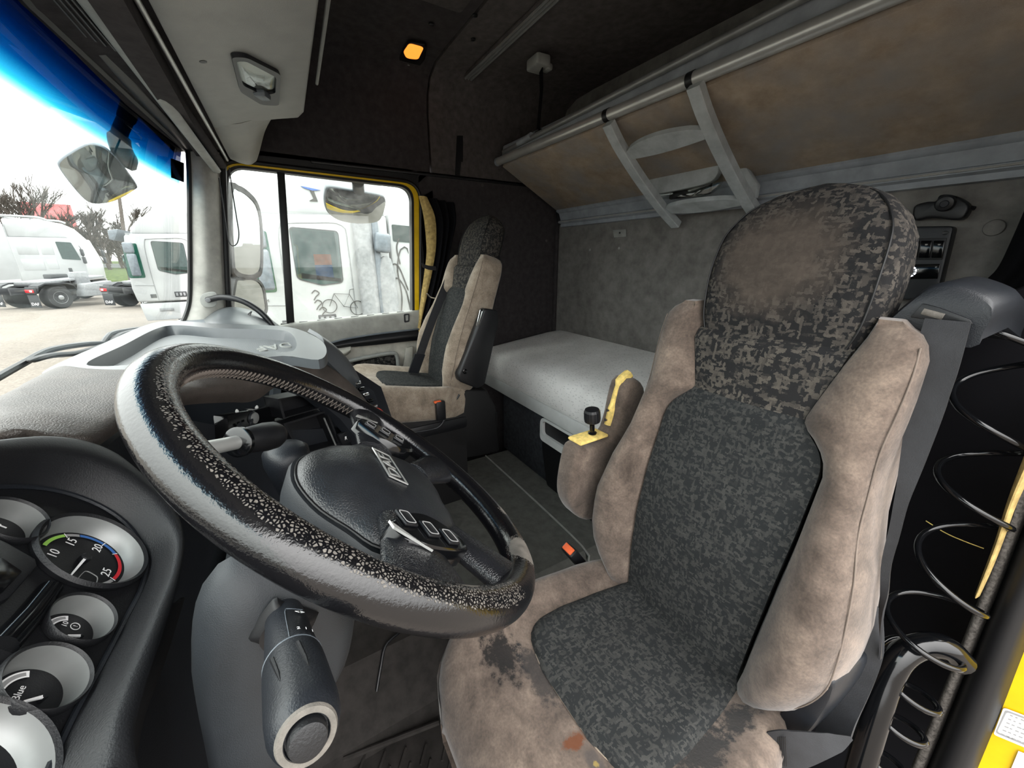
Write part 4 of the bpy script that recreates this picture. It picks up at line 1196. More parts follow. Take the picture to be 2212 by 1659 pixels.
# radio
FN = V(.514, .857, 0).normalized(); FP = V(.85, .19, -.28) - FN * .012
rq = [atp(u, v, FP, FN) for u, v in ((462, 891), (566, 869), (590, 915), (488, 941))]
ra = empty('car_radio', sum(rq, V(0, 0, 0)) / 4, 'black car radio with big round knob seen through the wheel', 'radio')
rc = sum(rq, V(0, 0, 0)) / 4
RX = ((rq[1] - rq[0]) + (rq[2] - rq[3])).normalized(); RZ = ((rq[0] - rq[3]) + (rq[1] - rq[2])).normalized()
RM = frame(rc, RX, RZ)
def rp(u, v, o=0.0): return RM.inverted() @ (atp(u, v, FP - FN * o, FN))
MB().box((0, 0, -.012), (.155, .060, .03), .003, RM).build('faceplate', M['black_gloss'], ra)
kc = rp(541, 903, .01)
MB().lathe([(.021, 0), (.021, .006), (.018, .009), (.015, .009), (.015, .016), (.0135, .019), (0, .019)], RM @ V(kc.x, kc.y, 0), -FN, 30).build('volume_knob', M['dash_dark'], ra)
MB().lathe([(.0125, .0193), (.012, .0215), (.006, .0225), (0, .0225)], RM @ V(kc.x, kc.y, 0), -FN, 30).build('knob_cap', M['silver_dark'], ra)
MB().lathe([(.0205, .0085), (.0205, .0115), (.0165, .0115), (.0165, .0085)], RM @ V(kc.x, kc.y, 0), -FN, 30, False).build('knob_ring', M['silver'], ra)
for s in (-1, 1):
    MB().tube(cr([RM @ V(kc.x + s * (.027 + .006 * abs(q_)), kc.y + .024 * q_, .004) for q_ in (-1, -.5, 0, .5, 1)], 14), [.0014] + [.0034] * 12 + [.0014], 8).build('silver_arc', M['bunk_rail'], ra)
for k in range(6):
    MB().box((-.055 + .012 * (k % 3), -.012 + .02 * (k // 3), .004), (.009, .006, .003), .001, RM).build('key', M['dash_dark'], ra)
text('key_mark', '▲', .008, RM @ Matrix.Translation((kc.x - .040, .012, .006)), M['print_white'], ra, .0002) if False else None
# storage slots beside / below the radio
ss = [((600, 862), (690, 845), (706, 878), (612, 905)), ((612, 915), (708, 886), (735, 960), (650, 985))]
FN2 = V(.80, .60, 0).normalized(); FP2 = V(1.04, .03, -.4)
for k, qd in enumerate(ss):
    w_ = [atp(u, v, FP2 - FN2 * .035, FN2) for u, v in qd]
    fr = MB().ring(w_, [p + (sum(w_, V(0, 0, 0)) / 4 - p) * .10 for p in w_], FN2 * .05).build('slot_frame', M['dash_grey' if k == 5 else 'black'], da, ang=30)
    MB().prism(w_, FN2 * .004).build('slot_back', M['black'], da, smooth=False).location = FN2 * .045
MB().tube([atp(700, 903, FP2 - FN2 * .045, FN2), atp(735, 985, FP2 - FN2 * .045, FN2)], .0022, 8).build('divider_trim', M['silver_dark'], da)
sq = [atp(u, v, FP2 - FN2 * .04, FN2) for u, v in ((726, 938), (748, 930), (757, 952), (737, 962))]
rk = MB().prism(sq, -FN2 * .008, .001).build('console_rocker', M['black'], da)
text('rocker_mark', 'R', .014, frame(sum(sq, V(0, 0, 0)) / 4 - FN2 * .0085, sq[1] - sq[0], sq[0] - sq[3]), M['print_white'], rk, .0002)

# ------------------------------------------------------------------ instrument cluster
CN = V(0, -.8, .6); CP = V(.45, .187, -.258)
CXA, CYA = V(1, 0, 0), V(0, .6, .8)
def cp(u, v, h=0.0): return atp(u, v, CP + CN * h, CN)
ic = empty('instrument_cluster', CP, 'black instrument binnacle with silver rimmed gauges behind the steering wheel', 'instrument cluster')
outer = [(-260, 1010), (-120, 968), (0, 952), (90, 944), (180, 952), (260, 985), (330, 1045), (378, 1100), (398, 1160), (390, 1240), (362, 1340), (325, 1450), (298, 1540), (290, 1610), (310, 1700)]
inner = [(-260, 1090), (-120, 1065), (0, 1056), (80, 1058), (150, 1072), (215, 1098), (265, 1132), (298, 1175), (312, 1215), (300, 1275), (262, 1350), (215, 1440), (165, 1530), (120, 1620), (80, 1710)]
Ro = [cp(u, v, .030) for u, v in outer]; Ri = [cp(u, v, .0) for u, v in inner]
Rm = [a.lerp(b, .45) + CN * .014 for a, b in zip(Ro, Ri)]
Rb = [p - CN * .10 + V(.012, 0, 0) for p in Ro]
Rt = [p - CN * .012 + V(.004, .002, .0) for p in Ro]
MB().patch([Ri, Ri[:] and [b.lerp(m_, .5) + CN * .003 for b, m_ in zip(Ri, Rm)], Rm, Ro, Rt, Rb], 90, 26).build('hood', M['dash_black'], ic, ang=70)
GAUGES = [((196, 1195), .0415, .009), ((166, 1346), .0215, .015), ((88, 1476), .0235, .016), ((14, 1132), .0225, .016), ((-120, 1705), .0415, .009)]
b_ = bmesh.new()
loops = [[p + CN * .0005 for p in cr(Ri, 60)] + [cp(-260, 1710) + CN * .0005]]
for (gu, gv), gr, _ in GAUGES:
    gc = cp(gu, gv) + CN * .0005
    loops.append([gc + (CXA * math.cos(2 * math.pi * k / 40) + CYA * math.sin(2 * math.pi * k / 40)) * gr * 1.04 for k in range(40)])
ed = []
for lp_ in loops:
    vv = [b_.verts.new(p) for p in lp_]
    ed += [b_.edges.new((vv[k], vv[(k + 1) % len(vv)])) for k in range(len(vv))]
bmesh.ops.triangle_fill(b_, edges=ed, use_beauty=True, use_dissolve=False, normal=CN)
MB().bm(b_).build('cluster_plate', M['dash_black'], ic, smooth=False)
MB().tube(cr([p + CN * .0025 for p in Ri], 60), .0022, 6).build('plate_rim', M['dash_dark'], ic)

def arc(c, r0_, r1_, a0, a1, n=14):
    """flat ring segment on the dial, angles clockwise from up as the driver sees it"""
    P0 = []; P1 = []
    for i in range(n + 1):
        a = math.radians(a0 + (a1 - a0) * i / n)
        d = CXA * math.sin(a) + CYA * math.cos(a)
        P0.append(c + d * r0_); P1.append(c + d * r1_)
    m = MB()
    m.add(P0 + P1, [(i, i + 1, n + 2 + i, n + 1 + i) for i in range(n)])
    return m
def gauge(name_px, r, deep, label):
    c = cp(*name_px)
    g = MB().lathe([(r * 1.10, .001), (r * 1.12, .005), (r * 1.06, .008), (r * 1.0, .006), (r * .985, .002)], c, CN, 56, False).build('gauge_hood', M['dash_black'], ic)
    bz = MB().lathe([(r * 1.0, .006), (r * .97, .0), (r * .90, -deep * .6), (r * .84, -deep)], c, CN, 56, False)
    b = bz.build('silver_bezel', M['silver_dark'], g, ang=60)
    fc = c - CN * (deep - .0005)
    MB().lathe([(r * .86, 0), (r * .86, .0006), (0, .0006)], fc - CN * .0006, CN, 48).build('dial', M['black'], g, smooth=False)
    return g, fc + CN * .0005
def needle(g, fc, ang, r0_, r1_, w):
    a = math.radians(ang); d = CXA * math.sin(a) + CYA * math.cos(a); s = d.cross(CN)
    MB().prism([fc + d * r0_ + s * w, fc + d * r1_ + s * w * .6, fc + d * r1_ - s * w * .6, fc + d * r0_ - s * w], CN * .0012).build('needle', M['print_white'], g, smooth=False).location = CN * .003
    MB().lathe([(.15 * r1_, 0), (.15 * r1_, .004), (.11 * r1_, .005), (0, .005)], fc, CN, 20).build('needle_hub', M['black'], g)
def dialtext(g, fc, ang, r, s, size):
    a = math.radians(ang)
    text('numeral', s, size, frame(fc + (CXA * math.sin(a) + CYA * math.cos(a)) * r + CN * .0004, CXA, CYA), M['print_white'], g, .0001)
TR = .0415
g, fc = gauge((196, 1195), TR, .009, '')
for a0, a1, mt_, k in ((0, 42, 'print_green', 0), (44, 65, 'print_grey', 0), (66, 104, 'print_blue', 0), (106, 131, 'print_blue', 0), (134, 198, 'print_red', 0), (202, 222, 'print_grey', 0)):
    arc(fc + CN * .0004, TR * .70, TR * .775, a0, a1).build('dial_band', M[mt_], g, smooth=False)
for a0 in (42.4, 104.4, 131.6, 199): arc(fc + CN * .0006, TR * .66, TR * .79, a0, a0 + 1.6, 2).build('dial_tick', M['print_white'], g, smooth=False)
for s_, a0 in (('10', -14), ('15', 46), ('20', 104), ('25', 192)): dialtext(g, fc, a0, TR * .53, s_, .0105)
needle(g, fc, 276, TR * .05, TR * .68, .0011)
MB().tube(cr([fc + CXA * x + CYA * y + CN * .0008 for x, y in ((-.0285, -.0035), (-.016, -.0050), (-.0125, -.0070), (-.0135, -.0135), (-.0165, -.0172), (-.029, -.0185))], 30), .0004, 5).build('display_outline', M['print_grey'], g)
g, fc = gauge((166, 1346), .0215, .0095, '')
arc(fc + CN * .0004, .0105, .0150, 5, 72).build('dial_band', M['print_white'], g, smooth=False)
arc(fc + CN * .0006, .0116, .0140, 8, 64).build('dial_band', M['print_grey'], g, smooth=False)
dialtext(g, fc, 58, .0072, '10', .0054)
MB().lathe([(.0034, 0), (.0034, .0003), (.0029, .0003), (.0029, 0)], fc + CXA * .0070 - CYA * .0032, CN, 20, False).build('brake_symbol', M['print_white'], g)
dialtext(g, fc, 114.5, .0077, '!', .0045)
needle(g, fc - CXA * .004 - CYA * .009, 340, .001, .0095, .0009)
g, fc = gauge((88, 1476), .0235, .0105, '')
arc(fc + CN * .0004, .0130, .0178, 5, 70).build('dial_band', M['print_white'], g, smooth=False)
arc(fc + CN * .0006, .0140, .0166, 8, 63).build('dial_band', M['print_grey'], g, smooth=False)
text('numeral', 'AdBlue', .0062, frame(fc - CXA * .0035 + CYA * .0050 + CN * .0004, CXA, CYA), M['print_white'], g, .0001)
needle(g, fc - CXA * .002 - CYA * .008, 327, .001, .0115, .001)
g, fc = gauge((14, 1132), .0225, .010, '')
text('numeral', '~', .010, frame(fc + CXA * .008 + CYA * .002, CXA, CYA), M['print_white'], g, .0001)
MB().tube([fc + CXA * .009 - CYA * .003, fc + CXA * .009 + CYA * .006], .0005, 5).build('temperature_symbol', M['print_white'], g)
g, fc = gauge((-120, 1705), .0415, .009, '')
# rocker block and slot left of the tachometer
bk_ = [cp(u, v) for u, v in ((-60, 1160), (0, 1188), (60, 1222), (64, 1238), (0, 1310), (-60, 1340))]
MB().prism(bk_, CN * .008, .003).build('rocker_block', M['black'], ic)
bk2 = [cp(u, v, .008) for u, v in ((-60, 1195), (0, 1212), (42, 1240), (0, 1285), (-60, 1310))]
MB().prism(bk2, CN * .003, .001).build('rocker', M['black_gloss'], ic)
MB().tube([cp(108, 1272, .002), cp(60, 1335, .001), cp(0, 1400, .001)], [.0075, .0085, .009], 14).build('warning_strip', M['black_gloss'], ic)
# lower edge ridge of the binnacle running to the knee panel
MB().patch([[cp(312, 1215, -.002), cp(262, 1350, -.002), cp(165, 1530, -.002), cp(80, 1710, -.002)], [cp(370, 1300, .01), cp(320, 1440, .012), cp(265, 1580, .012), cp(225, 1710, .012)], [cp(400, 1290, -.06), cp(360, 1420, -.06), cp(310, 1560, -.06), cp(290, 1720, -.06)]], 30, 14, -.004).build('knee_panel', M['dash_black'], ic, ang=60)
# ------------------------------------------------------------------ passenger door
dz = empty('door_1', V(2.31, -.25, ZF)); tag(dz, 'passenger door with yellow painted window frame and grey inner panel', kind='structure')
XD = 2.30
def yz(L, x=XD): return [V(x, a, b) for a, b in L]
G0 = [(.088, .392), (-.738, .374), (-.687, -.32), (.233, -.38)]
G1 = [(.102, .402), (-.752, .386), (-.698, -.36), (.250, -.42)]
G2 = [(.122, .420), (-.792, .404), (-.732, -.38), (.275, -.44)]
G3 = [(.150, .470), (-.870, .462), (-.790, -.40), (.310, -.46)]
rr_ = [.065, .075, .03, .02]
def rp_(L, e=0): return rpoly(yz(L), [k + e for k in rr_], 7)
MB().ring(rp_(G0), rp_(G1, .01), (.05, 0, 0)).build('glass_seal', M['seal'], dz, ang=50)
MB().ring(rp_(G1, .01), rp_(G2, .03), (.035, 0, 0)).build('painted_frame', M['yellow'], dz, ang=50)
fr_ = MB().ring(rp_(G1, .016), rp_(G2, .024), (-.006, 0, 0))
MB().ring(rp_(G2, .03), rp_(G3, .05), (.06, 0, 0)).build('door_seal', M['seal'], dz, ang=50)
MB().tube(rp_(G2, .03), .010, 8, closed=True).build('seal_bulb', M['seal'], dz)
# glass panes
t0, t1 = V(2.325, -.118, .39), V(2.325, -.045, -.31)
def pane(name, pts): return MB().prism(pts, (.004, 0, 0)).build(name, M['door_glass'], dz, smooth=False)
pane('window_pane', [V(2.325, .10, .40), V(2.325, -.10, .40), V(2.325, -.033, -.34), V(2.325, .24, -.35)])
pane('window_pane', [V(2.325, -.132, .40), V(2.325, -.75, .39), V(2.325, -.70, -.30), V(2.325, -.06, -.34)])
MB().prism([V(2.305, -.100, .40), V(2.305, -.132, .40), V(2.305, -.062, -.33), V(2.305, -.026, -.33)], (.03, 0, 0), .004).build('glass_divider', M['seal'], dz)
# inner panel
MB().patch([[V(2.318, .30, -.345), V(2.318, .01, -.316), V(2.318, -.40, -.302), V(2.318, -.742, -.290)], [V(2.275, .30, -.360), V(2.275, .01, -.326), V(2.275, -.40, -.310), V(2.275, -.742, -.298)], [V(2.262, .30, -.40), V(2.262, .01, -.37), V(2.262, -.40, -.36), V(2.262, -.742, -.35)], [V(2.268, .30, -.47), V(2.268, .01, -.46), V(2.268, -.40, -.43), V(2.268, -.742, -.41)]], 40, 18, .02).build('upper_panel', M['door_grey'], dz, ang=50)
MB().prism([V(2.285, .30, -.44), V(2.285, -.735, -.40), V(2.285, -.735, -1.36), V(2.285, .30, -1.36)], (.05, 0, 0)).build('lower_panel', M['door_light'], dz, smooth=False)
arc_t = [V(2.258, -.12, -.462), V(2.258, -.26, -.428), V(2.258, -.45, -.412), V(2.258, -.735, -.404)]
arc_b = [V(2.258, -.12, -.475), V(2.258, -.26, -.466), V(2.258, -.45, -.468), V(2.258, -.735, -.466)]
MB().patch([arc_t, [a.lerp(b, .5) + V(-.016, 0, 0) for a, b in zip(arc_t, arc_b)], arc_b], 30, 8, .02, (1, 0, 0)).build('arm_strip', M['black'], dz, ang=50)
MB().tube(cr([p + V(-.006, 0, .006) for p in arc_t], 30), .005, 8).build('strip_highlight', M['dash_grey'], dz)  # paler tube painted in as the highlight along the strip's top
MB().patch([[at(u, v, x=2.262) for u, v in ((722, 752), (740, 748), (758, 746))], [at(u, v, x=2.235) for u, v in ((728, 764), (744, 764), (757, 756))], [at(u, v, x=2.27) for u, v in ((735, 770), (748, 768), (758, 760))]], 14, 10, .01, (1, 0, 0)).build('door_pull', M['door_light'], dz, ang=60)
pk = [at(u, v, x=2.262) for u, v in ((742, 782), (800, 771), (848, 765), (857, 772), (859, 812), (750, 830))]
pk_o = MB().prism(pk, (.02, 0, 0), .004).build('door_pocket', M['fabric_door'], dz)
MB().tube(cr([at(u, v, x=2.254) for u, v in ((736, 784), (790, 772), (845, 763), (857, 768), (860, 790), (860, 815))], 40), .012, 8).build('pocket_rim', M['grey_light'], dz)
MB().prism([at(u, v, x=2.262) for u, v in ((878, 752), (892, 748), (892, 806), (868, 806))], (.02, 0, 0), .004).build('panel_step', M['door_light'], dz)
lt = rpoly([at(u, v, x=2.262) for u, v in ((872, 678), (884, 677), (884, 695), (873, 697))], .008)
li = rpoly([at(u, v, x=2.262) for u, v in ((875, 681), (881.5, 680), (881.5, 692), (876, 693))], .005)
MB().ring(lt, li, (-.005, 0, 0)).build('lock_bezel', M['dash_dark'], dz)
MB().prism(li, (-.002, 0, 0)).build('lock_slide', M['grey_light'], dz, smooth=False)
for k in range(8):
    y = -.02 - .085 * k
    z = interp(-y, [(-.3, -.345), (-.01, -.316), (.4, -.302), (.742, -.290)])
    MB().box((2.296, y, z - .002), (.008, .040, .006), .002).build('sill_slot', M['black'], dz)
# outer skin and sill of the door
MB().prism([V(2.37, .30, -.46), V(2.37, -.76, -.42), V(2.40, -.76, -.7), V(2.40, -.76, -1.5), V(2.40, .30, -1.5), V(2.40, .30, -.7)][:2] + [V(2.37, -.76, -1.5), V(2.37, .30, -1.5)], (.03, 0, 0)).build('outer_skin', M['yellow'], dz, smooth=False)

# ------------------------------------------------------------------ A-pillar, windscreen, header
ap_ = empty('trim_1', at(440, 690, x=2.15)); tag(ap_, 'grey windscreen pillar beside the passenger door', kind='structure')
Lp = [at(u, v, x=x) for u, v, x in ((408, 318, 2.20), (411, 380, 2.20), (412, 480, 2.20), (413, 580, 2.20), (412, 645, 2.19), (404, 680, 2.14), (392, 705, 2.06))]
Rp = [at(u, v, x=x) for u, v, x in ((474, 330, 2.275), (476, 380, 2.275), (480, 480, 2.275), (484, 580, 2.275), (487, 640, 2.275), (490, 680, 2.27), (492, 715, 2.25))]
Mp = [a.lerp(b, .38) + V(-.035, -.01, 0) for a, b in zip(Lp, Rp)]
Mq = [a.lerp(b, .72) + V(-.022, -.012, 0) for a, b in zip(Lp, Rp)]
MB().patch([Lp, Mp, Mq, Rp], 40, 14, .02, (1, .3, 0)).build('pillar_cover', M['pillar'], ap_, ang=25)
MB().tube(cr([p + V(-.002, .004, 0) for p in Lp], 40), .0085, 8).build('screen_gasket', M['seal'], ap_)
MB().tube(cr([p + V(0, -.012, 0) for p in Rp], 30), .012, 8).build('door_gasket', M['seal'], ap_)
MB().patch([[p + V(.03, -.004, 0) for p in Lp], [p + V(.06, -.01, 0) for p in Rp]], 20, 4, .02, (.9, .3, 0)).build('outer_pillar', M['seal'], ap_)

ws = empty('window_1', V(1.05, .35, -.3)); tag(ws, 'windscreen with a blue shade band along its top', kind='structure')
rows = []
for z, yc in ((.455, .305), (.30, .345), (.10, .385), (-.10, .425), (-.32, .47)):
    rows.append([V(x, yc - .10 * ((x - 1.0) / 1.2) ** 2 * (1 - .2 * ((x - 1) / 1.2) ** 2) - (.0), z) for x in (-.25, .1, .5, 1.0, 1.5, 1.9, 2.1, 2.215)])
MB().patch(rows, 50, 24, .004).build('glass', M['screen_glass'], ws, ang=80)
sq_ = [at(u, v, x=2.10) for u, v in ((371, 342), (398, 352), (398, 394), (372, 384))]
MB().prism(sq_, (.0, .004, 0), .0005).build('toll_tag', M['black_gloss'], ws)

hd_ = empty('trim_2', V(1.05, .2, .46)); tag(hd_, 'dark header trim with ribbed panel above the windscreen', kind='structure')
MB().prism([V(-.25, .34, .44), V(2.27, .265, .42), V(2.27, .06, .455), V(-.25, .08, .47)], (0, 0, .05)).build('header_panel', M['lining_dark'], hd_, smooth=False)
MB().tube([at(60, 0, z=.44) + V(-1.3, .0, 0), at(60, 0, z=.44), at(405, 325, x=2.25)], .013, 8).build('screen_gasket', M['seal'], hd_)
MB().tube([at(105, 0, z=.445) + V(-1.2, 0, 0), at(105, 0, z=.445), at(420, 330, x=2.25)], .018, 8, flat=.4).build('gasket_lip', M['black'], hd_)
for k in range(4):
    a = at(118 + 13 * k, 0, z=.437); b = at(118 + 13 * k + 68 + 8 * k, 78 + 10 * k, z=.437)
    MB().tube([a + (a - b), b], .0028, 6).build('vent_rib', M['dash_dark'], hd_)
MB().tube(cr([at(425, 312, x=2.2), at(433, 318, x=2.2), at(430, 326, x=2.2), at(434, 338, x=2.2)], 10), .004, 6).build('cord_hook', M['black'], hd_)

bl = empty('sun_blind', at(330, 190, z=.42), 'grey rolled sun blind bar hanging along the windscreen header', 'sun blind')
a, b = at(188, 0, z=.44), at(470, 372, x=2.20)
MB().tube([a + (a - b) * .9, a, a.lerp(b, .5), b.lerp(a, .02), b], [.017, .017, .017, .016, .008], 12, flat=.5).build('blind_bar', M['grey_light'], bl)
MB().tube([a + (a - b) * .9 + V(0, -.022, .02), b + V(0, -.02, .03)], .016, 10).build('blind_roll', M['lining_dark'], bl)
a2, b2 = at(296, 0, z=.44), at(491, 346, x=2.25)
tag(MB().tube([a2 + (a2 - b2) * .9, a2, b2], .0055, 10).build('curtain_rod', M['silver']), 'thin silver rod along the front of the overhead console', 'rod')
c1_ = cr([at(u, v, x=2.195) for u, v in ((473, 384), (480, 430), (489, 490), (494, 520), (502, 531), (512, 526), (516, 505), (511, 470), (503, 420), (495, 362))], 60)
tag(MB().tube(c1_, .0022, 6).build('blind_cord', M['black']), 'thin black pull cord hanging in a loop beside the pillar', 'cord')

# ------------------------------------------------------------------ overhead console with dome lamp
oc = empty('overhead_console', V(1.0, -.05, .48), 'grey moulded overhead console above the windscreen with a dome lamp', 'overhead console')
ON = V(0, .21, 1).normalized(); OP = V(0, .111, .44)
def op(u, v, h=0.0): return atp(u, v, OP - ON * h, ON)
under = [V(-.2, .111, .44), op(318, 0), op(400, 158), op(462, 278), op(500, 272), op(545, 264), op(600, 258), op(645, 255), op(657, 243), op(672, 130), op(690, 0), V(-.2, op(690, 0).y, op(690, 0).z)]
MB().prism(under, (0, 0, .14), .006).build('console_body', M['console'], oc, ang=40)
r0_ = [op(450, 262) + V(0, 0, .02), op(500, 268), op(545, 260), op(592, 255) + V(0, 0, .01)]
r1_ = [at(484, 318, x=2.12), at(515, 312, x=2.08), at(550, 303, x=2.08), at(572, 285, x=2.14)]
r2_ = [at(497, 342, x=2.20), at(515, 344, x=2.17), at(538, 346, x=2.17), at(560, 330, x=2.21)]
r3_ = [at(505, 346, x=2.24), at(518, 352, x=2.22), at(540, 356, x=2.22), at(554, 348, x=2.24)]
MB().patch([r0_, r1_, r2_, r3_], 20, 24, .03, (.5, 0, .8)).build('corner_leg', M['console'], oc, ang=60)
MB().tube([op(668, 215) + V(0, -.03, .05), op(690, 0) + V(0, -.03, .05)], .005, 8).build('shelf_lip', M['console'], oc)
q = op(438, 132, -.001); MB().lathe([(.008, 0), (.008, .002), (0, .002)], q, -ON, 14).build('blank_hole', M['black'], oc)
dl = empty('dome_lamp', op(555, 165), 'rectangular dome lamp with clear lens on the overhead console', 'lamp')
bz = rpoly([op(u, v, .001) for u, v in ((496, 112), (528, 113), (604, 152), (600, 221), (562, 219), (516, 190))], .02)
lz = rpoly([op(u, v, .001) for u, v in ((506, 122), (528, 122), (594, 158), (592, 194), (565, 196), (522, 176))], .018)
MB().ring(bz, lz, -ON * .010).build('bezel', M['dash_dark'], dl, ang=40)
MB().prism([p + ON * .006 for p in lz], ON * .004).build('reflector', M['chrome'], dl, smooth=False)
MB().loft([[p - ON * .004 for p in lz], [p.lerp(sum(lz, V(0, 0, 0)) / len(lz), .3) - ON * .010 for p in lz]]).build('lens', M['lens_clear'], dl)
MB().box(op(566, 205, .012), (.05, .035, .02), .008, frame(op(566, 205, .012), V(.75, -.3, .06), V(.3, .75, 0)).to_3x3().to_4x4()).build('switch', M['dash_grey'], dl)
MB().box(op(562, 165, -.002), (.03, .02, .012), .003).build('bulb_holder', M['grey_light'], dl)

am = empty('amber_lamp', at(893, 110, z=.915), 'small lit amber lamp in a black bezel on the roof lining', 'lamp')
MB().prism(rpoly([at(u, v, z=.916) for u, v in ((862, 122), (880, 85), (922, 92), (918, 122), (895, 152), (862, 148))], .02), (0, 0, -.012), .003).build('bezel', M['black'], am)
MB().loft([rpoly([at(u, v, z=.903) for u, v in ((871, 112), (884, 93), (916, 102), (903, 129), (878, 126))], .02), [p.lerp(at(893, 111, z=.893), .4) + V(0, 0, 0) for p in rpoly([at(u, v, z=.897) for u, v in ((871, 112), (884, 93), (916, 102), (903, 129), (878, 126))], .02)]]).build('lens', M['amber_glow'], am)
MB().lathe([(.013, 0), (.013, .004), (.008, .006), (0, .005)], at(881, 140, z=.904), (0, 0, -1), 16).build('switch_knob', M['silver_dark'], am)

# ------------------------------------------------------------------ grab handle, dash speaker pod
gh = empty('assist_rail', at(452, 648, x=2.18), 'curved black grab handle on the pillar beside the passenger window', 'handle')
MB().tube(cr([at(u, v, x=x) for u, v, x in ((448, 648, 2.17), (480, 642, 2.13), (520, 649, 2.10), (555, 668, 2.08), (580, 692, 2.06), (596, 716, 2.05))], 30), .0125, 12).build('grip', M['black'], gh)
MB().prism(cr([at(u, v, x=2.175) for u, v in ((432, 645), (440, 634), (462, 630), (470, 640), (466, 660), (448, 664), (436, 658))], 24, True), (-.008, 0, 0), .003).build('mount_cup', M['grey_light'], gh)
MB().lathe([(.010, 0), (.010, .004), (0, .004)], at(449, 648, x=2.15), (-1, 0, 0), 16).build('screw_cap', M['chrome'], gh)
sp2 = empty('speaker_pod', at(520, 690, x=2.05), 'grey domed speaker pod with two slots at the far end of the dashboard', 'speaker')
MB().patch([[at(u, v, x=2.25) for u, v in ((425, 694), (470, 668), (515, 664), (570, 680), (615, 712))], [at(u, v, x=2.10) for u, v in ((430, 698), (478, 671), (520, 668), (572, 687), (606, 716))], [at(u, v, x=1.92) for u, v in ((425, 712), (470, 695), (520, 695), (560, 706), (590, 722))], [at(u, v, x=1.85) for u, v in ((425, 726), (470, 720), (520, 722), (560, 728), (590, 735))]], 30, 18, .015, (0, .3, -1)).build('pod_shell', M['tray_grey'], sp2, ang=70)
for u, v, s in ((518, 690, 1), (536, 682, .8)):
    c = at(u, v, x=1.985 if s == 1 else 2.03)
    MB().tube([c + V(.05 * s, -.012, .012) , c, c + V(-.05 * s, -.014, -.02)], [.004, .011 * s, .004], 10, flat=.5).build('sound_slot', M['black'], sp2)

# ------------------------------------------------------------------ curtain gathered behind the passenger door
cu = empty('passenger_curtain', V(2.24, -.85, -.6), 'black curtain with beige edge gathered behind the passenger door', 'curtain')
be_l = [at(u, v, x=2.265) for u, v in ((905, 423), (916, 470), (922, 540), (917, 590), (910, 640), (903, 700), (902, 722))]
be_r = [at(u, v, x=2.245) for u, v in ((922, 425), (940, 470), (942, 530), (934, 585), (922, 640), (910, 700), (908, 724))]
MB().patch([be_l, [a.lerp(b, .5) + V(-.012, 0, 0) for a, b in zip(be_l, be_r)], be_r], 30, 8, .006, (1, 0, 0)).build('beige_edge', M['curtain_beige'], cu, ang=60)
bk_r = [at(u, v, x=2.22) for u, v in ((985, 440), (988, 480), (975, 540), (965, 590), (950, 650), (930, 710), (925, 730))]
rows = [be_r]
for k in range(1, 8):
    rows.append([a.lerp(b, k / 7) + V(.018 * (1 if k % 2 else -1), 0, 0) for a, b in zip(be_r, bk_r)])
MB().patch(rows, 24, 40, .004, (1, 0, 0)).build('folds', M['curtain_black'], cu, ang=80)
MB().strap(cr([at(u, v, x=2.235) for u, v in ((912, 573), (925, 578), (942, 580))], 8), V(0, .002, .012), .004).build('tie_band', M['black'], cu)
MB().prism([at(u, v, x=2.25) for u, v in ((912, 690), (928, 688), (926, 705), (912, 705))], (-.02, 0, 0), .003).build('hem_weight', M['black'], cu)

# ------------------------------------------------------------------ outside mirrors
fm = empty('front_mirror', at(240, 300, x=2.5), 'grey front view mirror on a curved black arm outside the windscreen', 'mirror')
FMN = V(-.86, -.30, -.42).normalized(); FMP = at(212, 375, x=2.5)
mo_ = cr([atp(u, v, FMP, FMN) for u, v in ((203, 310), (232, 322), (262, 352), (297, 400), (290, 413), (250, 435), (214, 442), (188, 436), (158, 405), (127, 362), (131, 345), (160, 325), (186, 312))], 60, True)
MB().prism(mo_, -FMN * .05, .012, 3).build('housing', M['dash_grey'], fm, ang=50)
mc = sum(mo_, V(0, 0, 0)) / 60
MB().loft([[p.lerp(mc, .04) + FMN * .002 for p in mo_], [p.lerp(mc, .4) + FMN * .012 for p in mo_], [p.lerp(mc, .8) + FMN * .017 for p in mo_]]).build('mirror_glass', M['mirror_glass'], fm, ang=80)
MB().tube(cr([at(u, v, x=x) for u, v, x in ((292, 190, 2.43), (285, 215, 2.45), (275, 250, 2.48), (258, 290, 2.5), (262, 322, 2.52), (278, 350, 2.54), (290, 368, 2.55))], 30), [.032] * 12 + [.028] * 6 + [.038] * 8 + [.036, .03, .02, .01], 12).build('arm', M['dash_dark'], fm, ang=60)
MB().tube([at(292, 190, x=2.43), V(2.36, .22, .60), V(2.30, .17, .62)], .03, 10).build('arm_bracket', M['dash_dark'], fm)
km = empty('kerb_mirror', at(775, 410, x=2.6), 'wide convex kerb mirror hanging above the passenger window', 'mirror')
KN = V(-.78, -.05, -.62).normalized(); KP = at(768, 443, x=2.58)
ko = cr([atp(u, v, KP, KN) for u, v in ((701, 440), (702, 415), (712, 405), (760, 412), (822, 423), (833, 430), (834, 445), (826, 470), (812, 481), (775, 484), (735, 478), (710, 463))], 60, True)
kc_ = sum(ko, V(0, 0, 0)) / 60
MB().prism(ko, -KN * .05, .015, 3).build('housing', M['dash_grey'], km, ang=50)
MB().loft([[p.lerp(kc_, .04) + KN * .002 for p in ko], [p.lerp(kc_, .25) + KN * .016 for p in ko], [p.lerp(kc_, .5) + KN * .026 for p in ko], [p.lerp(kc_, .75) + KN * .032 for p in ko], [p.lerp(kc_, .97) + KN * .034 for p in ko]]).build('mirror_glass', M['mirror_glass'], km, ang=80)
MB().tube([at(773, 392, x=2.40), at(775, 415, x=2.58)], .032, 12).build('arm', M['black'], km)
